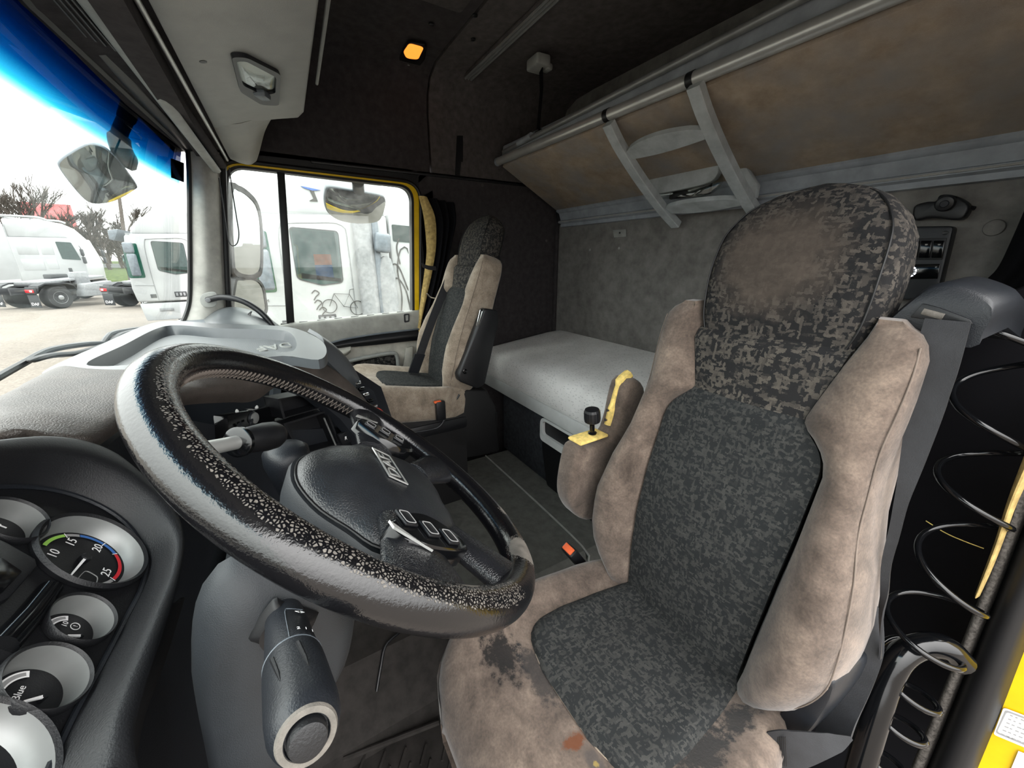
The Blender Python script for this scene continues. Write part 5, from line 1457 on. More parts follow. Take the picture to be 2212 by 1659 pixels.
for nm, pts, lab in (('main_mirror', ((503, 560), (499, 420), (514, 413), (535, 426), (552, 448), (560, 490), (561, 570), (552, 590), (530, 593), (510, 585)), 'tall rear view mirror seen through the front corner of the passenger window'), ('wide_angle_mirror', ((508, 680), (508, 612), (520, 606), (548, 606), (562, 618), (568, 640), (567, 676)), 'lower wide angle mirror seen through the front corner of the passenger window')):
    MN = V(-.50, -.86, -.04).normalized(); MP_ = V(2.62, .20, .0)
    e = empty(nm, atp(pts[0][0], pts[0][1], MP_, MN), lab, 'mirror')
    oo = cr([atp(u, v, MP_, MN) for u, v in pts], 50, True); oc_ = sum(oo, V(0, 0, 0)) / 50
    MB().loft([[p.lerp(oc_, -.13) + MN * .004 for p in oo], [p.lerp(oc_, -.14) - MN * .03 for p in oo], [p.lerp(oc_, .1) - MN * .08 for p in oo]]).build('housing', M['deep_black'], e, ang=50)
    MB().ring([p.lerp(oc_, -.13) + MN * .004 for p in oo], [p.lerp(oc_, .0) + MN * .004 for p in oo], MN * .006).build('bezel', M['deep_black'], e, ang=50)
    MB().loft([[p + MN * .006 for p in oo], [p.lerp(oc_, .6) + MN * .008 for p in oo]]).build('mirror_glass', M['mirror_glass'], e, ang=80)
# wipers outside the screen
for nm, arm, bld, lab in (('wiper', ((-40, 835), (50, 785), (105, 757), (180, 744), (232, 741)), ((62, 780), (110, 768), (170, 762), (238, 742)), 'black windscreen wiper lying low on the left of the screen'), ('wiper', ((222, 742), (232, 728), (245, 719), (290, 711), (320, 708)), ((240, 738), (262, 722), (300, 713), (330, 708)), 'black windscreen wiper farther along behind the dashboard tray')):
    e = empty(nm, at(arm[0][0], arm[0][1], y=.53), lab, 'wiper', 'windscreen wipers')
    MB().tube(cr([at(u, v, y=.53) for u, v in arm], 24), .008, 8).build('arm', M['black'], e)
    MB().tube(cr([at(u, v, y=.515) for u, v in bld], 24), [.003] + [.012] * 22 + [.004], 8, flat=.6).build('blade', M['rubber'], e)
# ------------------------------------------------------------------ rear wall control panel and reading lamp
cpn = empty('bunk_control_panel', at(2010, 640, y=-1.74), 'dark switch panel with rockers and dial on the rear wall behind the driver seat', 'control panel')
def cy(L, y): return [at(u, v, y=y) for u, v in L]
MB().prism(rpoly(cy(((1925, 490), (2060, 488), (2022, 646), (1905, 648)), -1.70), .012), (0, -.048, 0), .005).build('housing', M['dash_dark'], cpn)
MB().prism(cy(((1930, 516), (2046, 514), (2036, 561), (1922, 562)), -1.699), (0, .004, 0), .001).build('rocker_bezel', M['black'], cpn)
for k in range(4):
    a = 1936 + 27.5 * k
    r_ = MB().prism(cy(((a, 520), (a + 24, 520), (a + 18, 557), (a - 6, 557)), -1.695), (0, .007, 0), .002).build('rocker', M['black_gloss'], cpn)
    MB().prism(cy(((a + 8, 527), (a + 14, 527), (a + 12, 530), (a + 7, 530)), -1.687), (0, .0005, 0)).build('rocker_mark', M['print_grey'], r_, smooth=False)
MB().prism(cy(((1922, 572), (2032, 570), (2026, 602), (1914, 604)), -1.699), (0, .004, 0), .001).build('radio_strip', M['black_gloss'], cpn)
c = at(1964, 587, y=-1.694)
MB().lathe([(.012, 0), (.012, .008), (.010, .010), (0, .010)], c, (0, 1, 0), 24).build('dial', M['black'], cpn)
for k in range(9):
    a = math.radians(20 + 36 * k)
    e_ = V(math.cos(a), 0, math.sin(a)); f_ = V(-math.sin(a), 0, math.cos(a))
    MB().prism([c + e_ * .013 - f_ * .0028, c + e_ * .013 + f_ * .0028, c + e_ * .0165 + f_ * .0034, c + e_ * .0165 - f_ * .0034], (0, .0006, 0)).build('dial_mark', M['dial_glow'], cpn, smooth=False)
MB().lathe([(.002, 0), (.002, .001), (0, .001)], at(1984, 582, y=-1.694), (0, 1, 0), 8).build('indicator', M['print_white'], cpn)
MB().lathe([(.002, 0), (.002, .001), (0, .001)], at(2022, 577, y=-1.694), (0, 1, 0), 8).build('indicator', M['print_grey'], cpn)
for u in (1968, 2042):
    MB().lathe([(.006, 0), (.006, .002), (.003, .001), (0, .001)], at(u, 503, y=-1.698), (0, 1, 0), 12).build('screw', M['black'], cpn)
rl = empty('reading_lamp', at(2030, 460, y=-1.72), 'black swivel reading lamp on the rear wall above the switch panel', 'lamp')
MB().prism(cr(cy(((1974, 446), (2000, 436), (2022, 434), (2028, 422), (2050, 420), (2075, 428), (2094, 445), (2082, 470), (2060, 475), (2010, 470), (1975, 475)), -1.70), 44, True), (0, -.04, 0), .006).build('body', M['black'], rl, ang=50)
MB().lathe([(.020, 0), (.022, .012), (.018, .022), (.012, .024)], at(2044, 438, y=-1.70), (-.1, 1, -.2), 24).build('swivel_head', M['black'], rl)
MB().lathe([(.010, .0235), (.008, .027), (0, .027)], at(2044, 438, y=-1.70), (-.1, 1, -.2), 20).build('lamp_eye', M['dash_dark'], rl)
MB().tube([at(2085, 448, y=-1.715), at(2105, 450, y=-1.73)], .006, 8).build('plug', M['black'], rl)
tag(MB().lathe([(.022, 0), (.020, .006), (.010, .009), (0, .009)], at(2148, 492, y=-1.749), (0, 1, 0), 24).build('wall_stud', M['backwall']), 'round felt covered stud on the rear wall right of the reading lamp', 'stud')

# driver-side curtain, dark, hanging at the right edge
dc = empty('driver_curtain', at(2160, 640, y=-1.2), 'dark curtain hanging beside the driver seat at the rear wall', 'curtain')
l_ = [at(u, v, y=-1.60) for u, v in ((2235, 405), (2215, 440), (2180, 520), (2150, 580), (2110, 625), (2090, 700))]
r_ = [p + V(-.18, .12, 0) for p in l_]
rows = [[a.lerp(b, k / 6) + V(0, .02 * (1 if k % 2 else -1), 0) for a, b in zip(l_, r_)] for k in range(7)]
MB().patch(rows, 40, 30, .004, (0, -1, 0)).build('folds', M['curtain_black'], dc, ang=80)
e_ = [at(u, v, y=-1.045) for u, v in ((2000, 1125), (2040, 1150), (2080, 1168), (2125, 1185))]
MB().tube(cr(e_, 20), .0009, 6).build('hem_stitching', M['foam'], dc)

# ------------------------------------------------------------------ driver-side door pillar
bp = empty('trim_3', V(0, -.95, -1.0)); tag(bp, 'door pillar on the driver side with rubber seal and yellow jamb', kind='structure')
YP = -.90
MB().prism([at(u, v, y=-1.06) for u, v in ((2110, 655), (2260, 600), (2300, 1700), (1640, 1700), (1780, 1380), (1880, 1060), (1985, 800))], (0, -.035, 0), .01).build('pillar_cover', M['curtain_black'], bp, ang=40)
def colm(L, R_, y0, y1, name, mat, bulge=.0):
    a = [at(u, v, y=y0) for u, v in L]; b = [at(u, v, y=y0) for u, v in R_]
    a = [a[0] + (a[0] - a[1]) * 2.2] + a; b = [b[0] + (b[0] - b[1]) * 2.2] + b
    if bulge:
        rows = [[p + V(0, -.02, 0) for p in a], [p.lerp(q, .2) + V(0, bulge * .75, 0) for p, q in zip(a, b)], [p.lerp(q, .5) + V(0, bulge, 0) for p, q in zip(a, b)], [p.lerp(q, .8) + V(0, bulge * .75, 0) for p, q in zip(a, b)], [q + V(0, -.02, 0) for q in b]]
    else:
        rows = [a, [p.lerp(q, .5) for p, q in zip(a, b)], b]
    return MB().patch(rows, 30, 14, abs(y1 - y0), (0, -1, 0)).build(name, mat, bp, ang=60)
colm(((2226, 1000), (2196, 1058), (2165, 1150), (2112, 1290), (2062, 1420), (2010, 1550), (1960, 1670)), ((2262, 1000), (2236, 1058), (2204, 1150), (2150, 1290), (2098, 1420), (2045, 1550), (1998, 1670)), YP, YP - .03, 'felt_edge', M['seal_foam'], .012)
colm(((2262, 1000), (2234, 1065), (2202, 1155), (2148, 1295), (2096, 1425), (2043, 1555), (1994, 1672)), ((2420, 1000), (2378, 1065), (2330, 1155), (2262, 1295), (2210, 1425), (2160, 1555), (2112, 1672)), YP, YP - .05, 'rubber_seal', M['rubber'], .035)
colm(((2400, 1000), (2368, 1065), (2320, 1155), (2256, 1295), (2205, 1425), (2150, 1555), (2100, 1672)), ((2800, 1000), (2780, 1065), (2740, 1155), (2700, 1295), (2660, 1425), (2600, 1555), (2560, 1672)), YP - .01, YP - .05, 'yellow_jamb', M['yellow'])
st = MB().prism(rpoly([at(u, v, y=YP - .007) for u, v in ((2168, 1528), (2330, 1590), (2300, 1650), (2146, 1586))], .004), (0, .0008, 0)).build('sticker', M['white'], bp, smooth=False)
so = rpoly([at(u, v, y=YP - .0062) for u, v in ((2172, 1533), (2326, 1592), (2298, 1645), (2150, 1583))], .004)
si = rpoly([at(u, v, y=YP - .0062) for u, v in ((2175, 1538), (2322, 1594), (2296, 1640), (2154, 1581))], .004)
MB().ring(so, si, (0, .0003, 0)).build('sticker_border', M['print_grey'], st, smooth=False)
ex_ = at(2260, 1570, y=YP) - at(2180, 1540, y=YP)
for k in range(6):
    u, v = 2182 - 4 * k, 1545 + 8 * k
    a, b = at(u, v, y=YP - .006), at(u + 110, v + 44, y=YP - .006)
    n_ = 9
    for j in range(n_):
        p, q = a.lerp(b, j / n_), a.lerp(b, (j + .35 + .5 * random.random()) / n_)
        MB().strap([p, q], V(0, 0, .0011), .0002).build('sticker_print', M['print_grey'], st, smooth=False)
MB().prism([at(u, v, y=YP - .007) for u, v in ((2200, 1622), (2300, 1660), (2290, 1720), (2180, 1670))], (0, .0008, 0)).build('sticker', M['white'], bp, smooth=False)
# beige edge of the driver-side curtain over the pillar
dcb_l = [at(u, v, y=-.865) for u, v in ((2260, 860), (2212, 985), (2178, 1075), (2150, 1165), (2128, 1225), (2106, 1284))]
dcb_r = [at(u, v, y=-.865) for u, v in ((2300, 870), (2240, 1000), (2198, 1085), (2166, 1172), (2142, 1232), (2116, 1288))]
MB().patch([dcb_l, [a.lerp(b, .5) + V(0, .012, 0) for a, b in zip(dcb_l, dcb_r)], dcb_r], 24, 6, .004, (0, -1, 0)).build('beige_edge', M['curtain_beige'], dc, ang=60)

# ------------------------------------------------------------------ coiled cable and grab bar beside the seat
ax_ = [(2172, 700), (2158, 780), (2140, 880), (2118, 1000), (2088, 1120), (2055, 1240), (2010, 1340), (1975, 1430), (1945, 1520), (1915, 1600), (1885, 1690)]
yy = [-.90, -.90, -.89, -.87, -.85, -.83, -.81, -.79, -.77, -.75, -.73]
axis = cr([at(u, v, y=y) for (u, v), y in zip(ax_, yy)], 400)
path = []; ph_ = 0.9
for i, p in enumerate(axis):
    s = i / 399
    r_ = interp(s, [(0, .040), (.5, .042), (.62, .050), (.72, .040), (1, .032)])
    path.append(p + V(math.cos(ph_) * r_, math.sin(ph_) * r_, .006 * math.sin(ph_ * .5)))
    ph_ += interp(s, [(0, .098), (.55, .098), (.7, .165), (1, .20)])
tag(MB().tube(path, .0046, 8).build('coiled_cable', M['black_gloss'], ang=80), 'black coiled cable hanging beside the driver seat and the door pillar', 'cable')
gb = empty('grab_bar', at(1850, 1660, y=-.70), 'bent glossy black grab bar at the foot of the door pillar', 'handle')
MB().tube(cr([at(u, v, y=y) for u, v, y in ((2075, 1430, -.83), (2040, 1398, -.81), (1990, 1395, -.79), (1945, 1420, -.76), (1915, 1475, -.74), (1892, 1545, -.72), (1868, 1625, -.70), (1845, 1710, -.68))], 50), .0185, 16).build('bar', M['black_gloss'], gb, ang=80)
# entry step / floor edge under the open driver door
stp = MB().box((-.06, -.30, -1.55), (.14, 1.2, .26), .02).build('trim_4', M['black']); tag(stp, 'black door sill below the driver seat', kind='structure')
# ------------------------------------------------------------------ outside: yard
t = NT('yard')
c = t.ramp(t.noise(.6, 8, rough=.7), [(.3, (98, 92, 86)), (.7, (116, 109, 102))])
c = t.mix(.35, c, t.ramp(t.noise(22, 5), [(.35, (72, 67, 63)), (.65, (132, 125, 117))]))
M['yard'] = t.set(c, .95, 0, .1)
t = NT('grass')
M['grass'] = t.set(t.ramp(t.noise(3, 7, rough=.75), [(.3, (44, 56, 30)), (.7, (74, 84, 50))]), .95, 0, .1)
plastic('bark', (78, 72, 68), .95, bump=0, spec=.1)
plastic('bush', (92, 84, 76), .95, bump=0, spec=.1)
plastic('truck_white', (150, 152, 153), .35, var=.03, scale=3, bump=0)
plastic('truck_grey', (120, 122, 124), .5, bump=0)
plastic('chassis', (40, 42, 45), .6, bump=0)
plastic('tyre', (32, 32, 33), .8, bump=0)
plastic('hubcap', (140, 142, 142), .4, bump=0, metal=.4)
plastic('house_wall', (190, 180, 160), .9, bump=0)
plastic('roof_red', (140, 62, 62), .8, var=.2, scale=2, bump=0)
plastic('tail_red', (200, 30, 40), .3, bump=0)
plastic('trailer_view_orange', (220, 96, 50), .5, bump=0)
plastic('trailer_view_blue', (52, 92, 150), .5, bump=0)
plastic('car_blue', (52, 120, 168), .3, bump=0)
plastic('cab_teal', (84, 128, 118), .5, bump=0)
plastic('decal', (52, 52, 50), .6, bump=0)
plastic('decal_blue', (70, 96, 160), .6, bump=0)
GZ = GROUND_Z
g = MB().prism([V(-120, -120, GZ), V(200, -120, GZ), V(200, 160, GZ), V(-120, 160, GZ)], (0, 0, -.1)).build('ground', M['yard'], smooth=False)
tag(g, 'pale gritty truck yard outside', kind='structure')

def tire(m, c, ax, r, w):
    A_ = Vector(ax)
    m.lathe([(r * .55, -w * .5), (r * .92, -w * .5), (r, -w * .36), (r, w * .36), (r * .92, w * .5), (r * .55, w * .5)], c, A_, 28)
def wheel(parent, c, ax, r=.5, w=.3, local=True):
    m = MB(); tire(m, c, ax, r, w)
    o = m.build('wheel', M['tyre'], parent, local=local)
    MB().lathe([(r * .56, 0), (r * .54, .02), (r * .40, -.02), (r * .22, -.01), (r * .2, .05), (r * .12, .07), (0, .07)], Vector(c) + Vector(ax) * (w * .47), ax, 24).build('wheel_rim', M['hubcap'], o, local=local)
    for k in range(8):
        a = 2 * math.pi * k / 8; A_ = Vector(ax)
        e = Vector((0, 0, 1)); f = A_.cross(e)
        MB().lathe([(.03, 0), (.03, .03), (0, .03)], Vector(c) + A_ * (w * .47) + (e * math.cos(a) + f * math.sin(a)) * r * .38, ax, 6).build('rim_bolt', M['chassis'], o, local=local)
    return o

def cabover(loc, label, deco):
    """flat-fronted white cab seen side on; local y forward, near flank at x = 0"""
    t_ = empty('white_truck', loc, label, 'truck', 'white flat fronted trucks')
    prof = [(.0, .95), (.05, 1.35), (.03, 1.7), (-.02, 2.3), (-.10, 2.82), (-.16, 2.90), (-2.3, 2.96), (-2.3, .95)]
    MB().prism([V(0, a, b) for a, b in prof], (2.45, 0, 0), .05, 3).build('cab', M['truck_white'], t_, ang=40, local=True)
    rf = [(-.22, 2.88), (-.30, 3.10), (-.55, 3.36), (-1.0, 3.52), (-1.6, 3.58), (-2.3, 3.58), (-2.3, 2.94)]
    MB().prism([V(.08, a, b) for a, b in rf], (2.3, 0, 0), .07, 3).build('roof_fairing', M['truck_white'], t_, ang=40, local=True)
    MB().prism([V(.01, -.08, .38), V(.01, -.02, .90), V(.01, -1.85, .92), V(.01, -1.85, .38)], (2.4, 0, 0), .03).build('lower_skirt', M['truck_white'], t_, ang=40, local=True)
    MB().box((-.004, -.62, .70), (.02, .34, .09), .03).build('step_slot', M['truck_grey'], t_, local=True)
    # corner glass, windscreen, door window
    MB().prism(rpoly([V(-.006, -.02, 2.62), V(-.006, -.34, 2.64), V(-.006, -.34, 1.66), V(-.006, .04, 1.66)], .05), (.012, 0, 0)).build('corner_window', M['truck_glass_green'], t_, smooth=False, local=True)
    MB().prism(rpoly([V(-.003, -.02, 2.62), V(-.003, -.34, 2.64), V(-.003, -.34, 1.66), V(-.003, .04, 1.66)], .05), (.002, 0, 0)).build('corner_backing', M['cab_teal'], t_, smooth=False, local=True)
    MB().prism([V(.06, .045, 2.3), V(.06, .03, 1.72), V(2.4, .03, 1.72), V(2.4, .045, 2.3), V(2.4, -.04, 2.78), V(.06, -.04, 2.78)][:2] + [V(2.4, .06, 1.72), V(2.4, .0, 2.7), V(.06, .0, 2.7)][:2], (0, .03, 0)).build('windscreen', M['truck_glass'], t_, smooth=False, local=True)
    dw = rpoly([V(-.008, -.68, 2.70), V(-.008, -1.42, 2.66), V(-.008, -1.40, 1.80), V(-.008, -1.05, 1.76), V(-.008, -.68, 1.88)], .07)
    o = MB().prism(dw, (.010, 0, 0)).build('door_window', M['truck_glass'], t_, smooth=False, local=True)
    MB().ring([p + V(-.004, 0, 0) for p in dw], [p.lerp(V(-.008, -1.05, 2.25), -.035) + V(-.004, 0, 0) for p in dw], (.01, 0, 0)).build('window_rubber', M['chassis'], o, local=True)
    MB().prism([V(-.001, -.70, 2.68), V(-.001, -1.40, 2.64), V(-.001, -1.38, 1.82), V(-.001, -.70, 1.90)], (.0015, 0, 0)).build('cab_interior', M['truck_grey'], o, smooth=False, local=True)
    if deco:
        MB().prism([V(-.004, -.98, 2.28), V(-.004, -1.26, 2.28), V(-.004, -1.26, 2.10), V(-.004, -.98, 2.10)], (.002, 0, 0)).build('orange_trailer_view', M['trailer_view_orange'], o, smooth=False, local=True)  # flat orange stand-in added for the trailer seen through the window
        MB().prism([V(-.004, -.98, 2.10), V(-.004, -1.26, 2.10), V(-.004, -1.26, 1.88), V(-.004, -.98, 1.84)], (.002, 0, 0)).build('blue_trailer_view', M['trailer_view_blue'], o, smooth=False, local=True)  # flat blue stand-in added for the lower part of that view
    MB().prism([V(-.004, -.75, 1.97), V(-.004, -.95, 1.93), V(-.004, -1.38, 1.86), V(-.004, -1.38, 1.80), V(-.004, -.74, 1.88)], (.002, 0, 0)).build('cab_dash', M['chassis'], o, smooth=False, local=True)
    # door shut line, handle, badge
    MB().tube(cr([V(-.006, -.50, .98), V(-.006, -.48, 1.6), V(-.006, -.50, 2.5), V(-.006, -.56, 2.76)], 16), .010, 5).build('shut_line', M['truck_grey'], t_, local=True)
    MB().tube(cr([V(-.006, -.56, 2.76), V(-.006, -1.0, 2.79), V(-.006, -1.50, 2.77), V(-.006, -1.56, 2.4), V(-.006, -1.56, .98)], 24), .010, 5).build('shut_line', M['truck_grey'], t_, local=True)
    MB().tube([V(-.006, -.05, 1.45), V(-.006, -.48, 1.43)], .008, 5).build('panel_line', M['truck_grey'], t_, local=True)
    MB().box((-.006, -.40, 1.12), (.02, .14, .11), .01).build('repeater', M['chassis'], t_, local=True)
    bd = MB().box((-.006, -1.06, 1.15), (.02, .30, .16), .01).build('badge', M['chassis'], t_, local=True)
    for k in range(3):
        MB().box((-.018, -.97 - .09 * k, 1.15), (.004, .05, .09), 0).build('badge_figure', M['truck_grey'], bd, smooth=False, local=True)
    # mirrors on the near front corner, sun visor, roof marker
    for z0, z1, yy_, w in ((1.72, 2.35, -.22, .20), (2.36, 2.66, -.20, .22)):
        o = MB().box((-.30, yy_, (z0 + z1) / 2), (.16, w, z1 - z0), .05, None, 3).build('side_mirror', M['dash_grey'], t_, local=True)
        MB().tube([V(-.02, yy_ + .05, z1 - .05), V(-.28, yy_, z1 - .08)], .02, 6).build('mirror_arm', M['chassis'], o, local=True)
    MB().prism([V(.0, .02, 2.88), V(.0, .12, 2.70), V(.0, .22, 2.74), V(.0, .20, 2.98), V(.0, -.04, 3.02)], (2.4, 0, 0), .02).build('sun_visor', M['dash_grey'], t_, local=True)
    for k in range(3):
        MB().box((-.006, -.20, 2.9), (.02, .10, .03), .005).build('marker_lamp', M['truck_grey'], t_, local=True) if k == 0 else None
    MB().box((1.2, -3.6, .85), (.9, 4.6, .25), .02).build('chassis_frame', M['chassis'], t_, local=True)
    wheel(t_, (.20, -1.30, .5), (-1, 0, 0)); wheel(t_, (2.25, -1.30, .5), (1, 0, 0))
    wheel(t_, (.30, -5.0, .5), (-1, 0, 0), .5, .5); wheel(t_, (2.15, -5.0, .5), (1, 0, 0), .5, .5)
    MB().tube(cr([V(.08, -5.75, .55), V(.08, -5.6, .95), V(.08, -5.0, 1.12), V(.08, -4.4, .95), V(.08, -4.3, .6)], 20), .05, 8).build('fender', M['chassis'], t_, local=True)
    if deco:
        MB().lathe([(.17, .9), (.17, 2.9)], V(-.10, -1.83, 0), (0, 0, 1), 20).build('air_intake', M['truck_grey'], t_, local=True)
        MB().box((-.10, -2.03, 2.0), (.2, .12, 1.9), .03).build('intake_bracket', M['dash_grey'], t_, local=True)
        MB().loft([[V(-.16 + .08 * math.cos(a), -2.17 + w * math.sin(a), z) for a in [2 * math.pi * k / 20 for k in range(20)]] for z, w in ((1.05, .16), (1.5, .17), (2.0, .15), (2.2, .10), (2.25, .04))]).build('fuel_tank', M['truck_grey'], t_, local=True)
        MB().box((-.26, -2.12, 2.48), (.16, .28, .34), .06, (0.12, 0, 0), 3).build('side_mirror', M['dash_grey'], t_, local=True)
        MB().prism(rpoly([V(-.012, -2.38, 2.82), V(-.012, -2.75, 2.80), V(-.012, -2.75, 2.50), V(-.012, -2.38, 2.52)], .03), (.01, 0, 0)).build('side_window', M['truck_glass'], t_, smooth=False, local=True)
        MB().box((.6, -3.1, 1.9), (1.2, 1.55, 2.2), .05).build('side_deflector', M['truck_white'], t_, local=True)
        for sw_ in (((-2.40, 1.05), (-2.46, 1.5), (-2.42, 2.0), (-2.50, 2.35), (-2.62, 2.42), (-2.66, 2.30)), ((-2.62, 1.15), (-2.55, 1.6), (-2.40, 1.85), (-2.30, 1.70), (-2.34, 1.58)), ((-2.60, 1.6), (-2.45, 2.05), (-2.33, 2.1), (-2.28, 1.95)), ((-2.48, 2.1), (-2.44, 2.4), (-2.50, 2.58))):
            MB().tube(cr([V(-.012, a, b) for a, b in sw_], 20), [.004] + [.014] * 18 + [.004], 5, flat=.4).build('swirl_decal', M['decal'], t_, local=True)
        for cx_, cz_, r_ in ((-1.12, 1.38, .12), (-1.60, 1.32, .13)):
            MB().tube([V(-.03, cx_ + r_ * math.cos(a), cz_ + r_ * math.sin(a)) for a in [2 * math.pi * k / 24 for k in range(24)]], .008, 5, closed=True).build('bicycle_decal', M['decal'], t_, local=True)
        MB().tube([V(-.03, a, b) for a, b in ((-1.12, 1.38), (-1.22, 1.60), (-1.48, 1.58), (-1.36, 1.36), (-1.22, 1.60), (-1.36, 1.36), (-1.60, 1.32), (-1.48, 1.58), (-1.50, 1.66), (-1.57, 1.67))], .006, 5).build('bicycle_decal', M['decal'], t_, local=True)
        for a, b in ((-.86, 1.62), (-.88, 1.45), (-.94, 1.32)):
            MB().tube(cr([V(-.012, a, b), V(-.012, a - .06, b + .05), V(-.012, a - .12, b), V(-.012, a - .06, b - .06), V(-.012, a - .02, b - .12)], 14), .009, 5).build('flower_decal', M['decal'], t_, local=True)
        MB().prism([V(.06, -.95, 3.36), V(.06, -1.25, 3.32), V(.06, -1.12, 3.30), V(.06, -1.0, 3.33)], (.015, 0, 0)).build('roof_logo', M['decal_blue'], t_, smooth=False, local=True)
        MB().prism([V(.06, -1.08, 3.30), V(.06, -1.14, 3.30), V(.06, -1.18, 3.14), V(.06, -1.05, 3.14), V(.06, -1.12, 3.18)], (.015, 0, 0)).build('roof_logo', M['decal'], t_, smooth=False, local=True)
        text('model_lettering', 'MAGNUM', .075, frame(V(-.012, -.03, 1.52), V(0, -1, 0), V(0, 0, 1)), M['decal'], t_, .001, local=True)
    return t_
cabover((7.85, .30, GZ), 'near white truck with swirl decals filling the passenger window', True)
cabover((16.0, 3.60, GZ), 'white truck with plain door parked beyond the windscreen pillar', False)

def tractor(loc, rz, label, cab=True):
    t_ = empty('tractor_unit', loc, label, 'truck', 'parked tractor units')
    t_.rotation_euler = (0, 0, rz)
    for s in (-1, 1):
        MB().box((s * .42, 2.7, .82), (.10, 5.4, .28), .01).build('chassis_rail', M['chassis'], t_, local=True)
    MB().box((0, 1.3, 1.05), (1.0, 1.1, .12), .03).build('coupling_plate', M['chassis'], t_, local=True)
    for s in (-1, 1):
        wheel(t_, (s * 1.0, 1.15, .5), (s, 0, 0), .5, .5)
        MB().loft([[V(s * .72, y, z), V(s * 1.24, y, z), V(s * 1.24, y, z + .06), V(s * .72, y, z + .06)] for y, z in ((.42, .78), (.50, 1.0), (.75, 1.10), (1.55, 1.10), (1.8, 1.0), (1.88, .78))]).build('fender', M['chassis'], t_, local=True)
        b = MB().box((s * .98, .36, .86), (.50, .10, .30), .03).build('tail_unit', M['chassis'], t_, local=True)
        MB().box((s * .98, .30, .84), (.44, .03, .13), .01).build('tail_light', M['tail_red'], b, local=True)
        MB().box((s * 1.08, .285, .84), (.12, .02, .08), .005).build('reverse_light', M['white'], b, local=True)
        fl2 = MB().box((s * .98, .36, .40), (.56, .02, .55), .004).build('mud_flap', M['chassis'], t_, local=True)
        text('flap_lettering', 'DAF', .17, frame(V(s * .98, .345, .27), V(1, 0, 0), V(0, 0, 1)), M['print_white'], fl2, .002, local=True, sx=1.3)
        MB().prism([V(s * 1.2, 2.1, .45), V(s * 1.2, 3.5, .45), V(s * 1.2, 3.5, 1.15), V(s * 1.2, 2.3, 1.05)], (-s * .5, 0, 0), .05).build('side_skirt', M['truck_grey'] if not cab else M['truck_white'], t_, local=True)
    if not cab:
        MB().prism([V(-.7, .9, 1.1), V(.7, .9, 1.1), V(.7, 3.6, 1.3), V(-.7, 3.6, 1.3)], (0, 0, .10), .02).build('catwalk', M['truck_grey'], t_, local=True)
    MB().box((-.5, 2.4, 1.25), (.5, .7, .5), .06).build('air_tank', M['chassis'], t_, local=True)
    MB().box((.55, 2.6, 1.3), (.4, .6, .6), .06).build('battery_box', M['truck_grey'], t_, local=True)
    if cab:
        MB().prism([V(-1.2, 3.5, 1.0), V(-1.2, 5.75, 1.0), V(-1.2, 5.8, 1.9), V(-1.2, 5.55, 2.95), V(-1.2, 3.5, 2.95)], (2.4, 0, 0), .05, 3).build('cab', M['truck_white'], t_, ang=40, local=True)
        MB().prism([V(-1.12, 3.5, 2.93), V(-1.12, 5.50, 2.93), V(-1.12, 5.15, 3.45), V(-1.12, 4.75, 3.70), V(-1.12, 3.5, 3.74)], (2.24, 0, 0), .08, 3).build('roof_fairing', M['truck_white'], t_, ang=40, local=True)
        for s in (-1, 1):
            MB().box((s * 1.16, 3.05, 2.25), (.06, .95, 2.5), .02).build('side_deflector', M['truck_white'], t_, local=True)
            for a, b, c_, d_ in ((3.7, 4.35, 2.2, 2.75), (4.45, 4.85, 2.2, 2.75), (3.7, 4.4, 1.5, 2.0), (4.5, 4.85, 1.55, 2.0)):
                MB().box((s * 1.203, (a + b) / 2, (c_ + d_) / 2), (.012, b - a, d_ - c_), .02).build('side_panel', M['truck_white'], t_, local=True)
            MB().prism(rpoly([V(s * 1.205, 5.0, 2.78), V(s * 1.205, 5.52, 2.75), V(s * 1.205, 5.68, 1.95), V(s * 1.205, 5.05, 2.0)], .05), (s * .012, 0, 0)).build('door_window', M['truck_glass'], t_, smooth=False, local=True)
            MB().prism(rpoly([V(s * 1.203, 5.0, 2.78), V(s * 1.203, 5.52, 2.75), V(s * 1.203, 5.68, 1.95), V(s * 1.203, 5.05, 2.0)], .05), (s * .004, 0, 0)).build('window_backing', M['truck_grey'], t_, smooth=False, local=True)
            for z_ in (2.3, 1.95):
                MB().box((s * 1.42, 5.85, z_), (.22, .10, .32), .04).build('side_mirror', M['chassis'], t_, local=True)
            MB().tube([V(s * 1.2, 5.75, 2.6), V(s * 1.45, 5.85, 2.5), V(s * 1.45, 5.85, 1.8), V(s * 1.2, 5.78, 1.8)], .02, 6).build('mirror_arm', M['chassis'], t_, local=True)
            wheel(t_, (s * 1.05, 4.75, .5), (s, 0, 0), .5, .32)
            MB().box((s * 1.2, 5.3, .75), (.06, .9, .5), .05).build('front_skirt', M['truck_white'], t_, local=True)
            MB().box((s * 1.21, 5.2, 1.5), (.02, .12, .18), .02).build('door_handle', M['chassis'], t_, local=True)
        MB().tube(cr([V(-1.05, 3.45, 3.85), V(-1.05, 4.6, 3.82), V(-1.05, 4.9, 3.72)], 12), .05, 8).build('roof_bar', M['truck_white'], t_, local=True)
        MB().tube(cr([V(1.05, 3.45, 3.85), V(1.05, 4.6, 3.82), V(1.05, 4.9, 3.72)], 12), .05, 8).build('roof_bar', M['truck_white'], t_, local=True)
        for s in (-1.05, 1.05):
            for y_ in (3.6, 4.4): MB().tube([V(s, y_, 3.6), V(s, y_, 3.84)], .025, 6).build('roof_bar_post', M['truck_grey'], t_, local=True)
        MB().box((0, 3.45, 3.83), (2.1, .06, .08), .02).build('roof_bar', M['truck_white'], t_, local=True)
    return t_
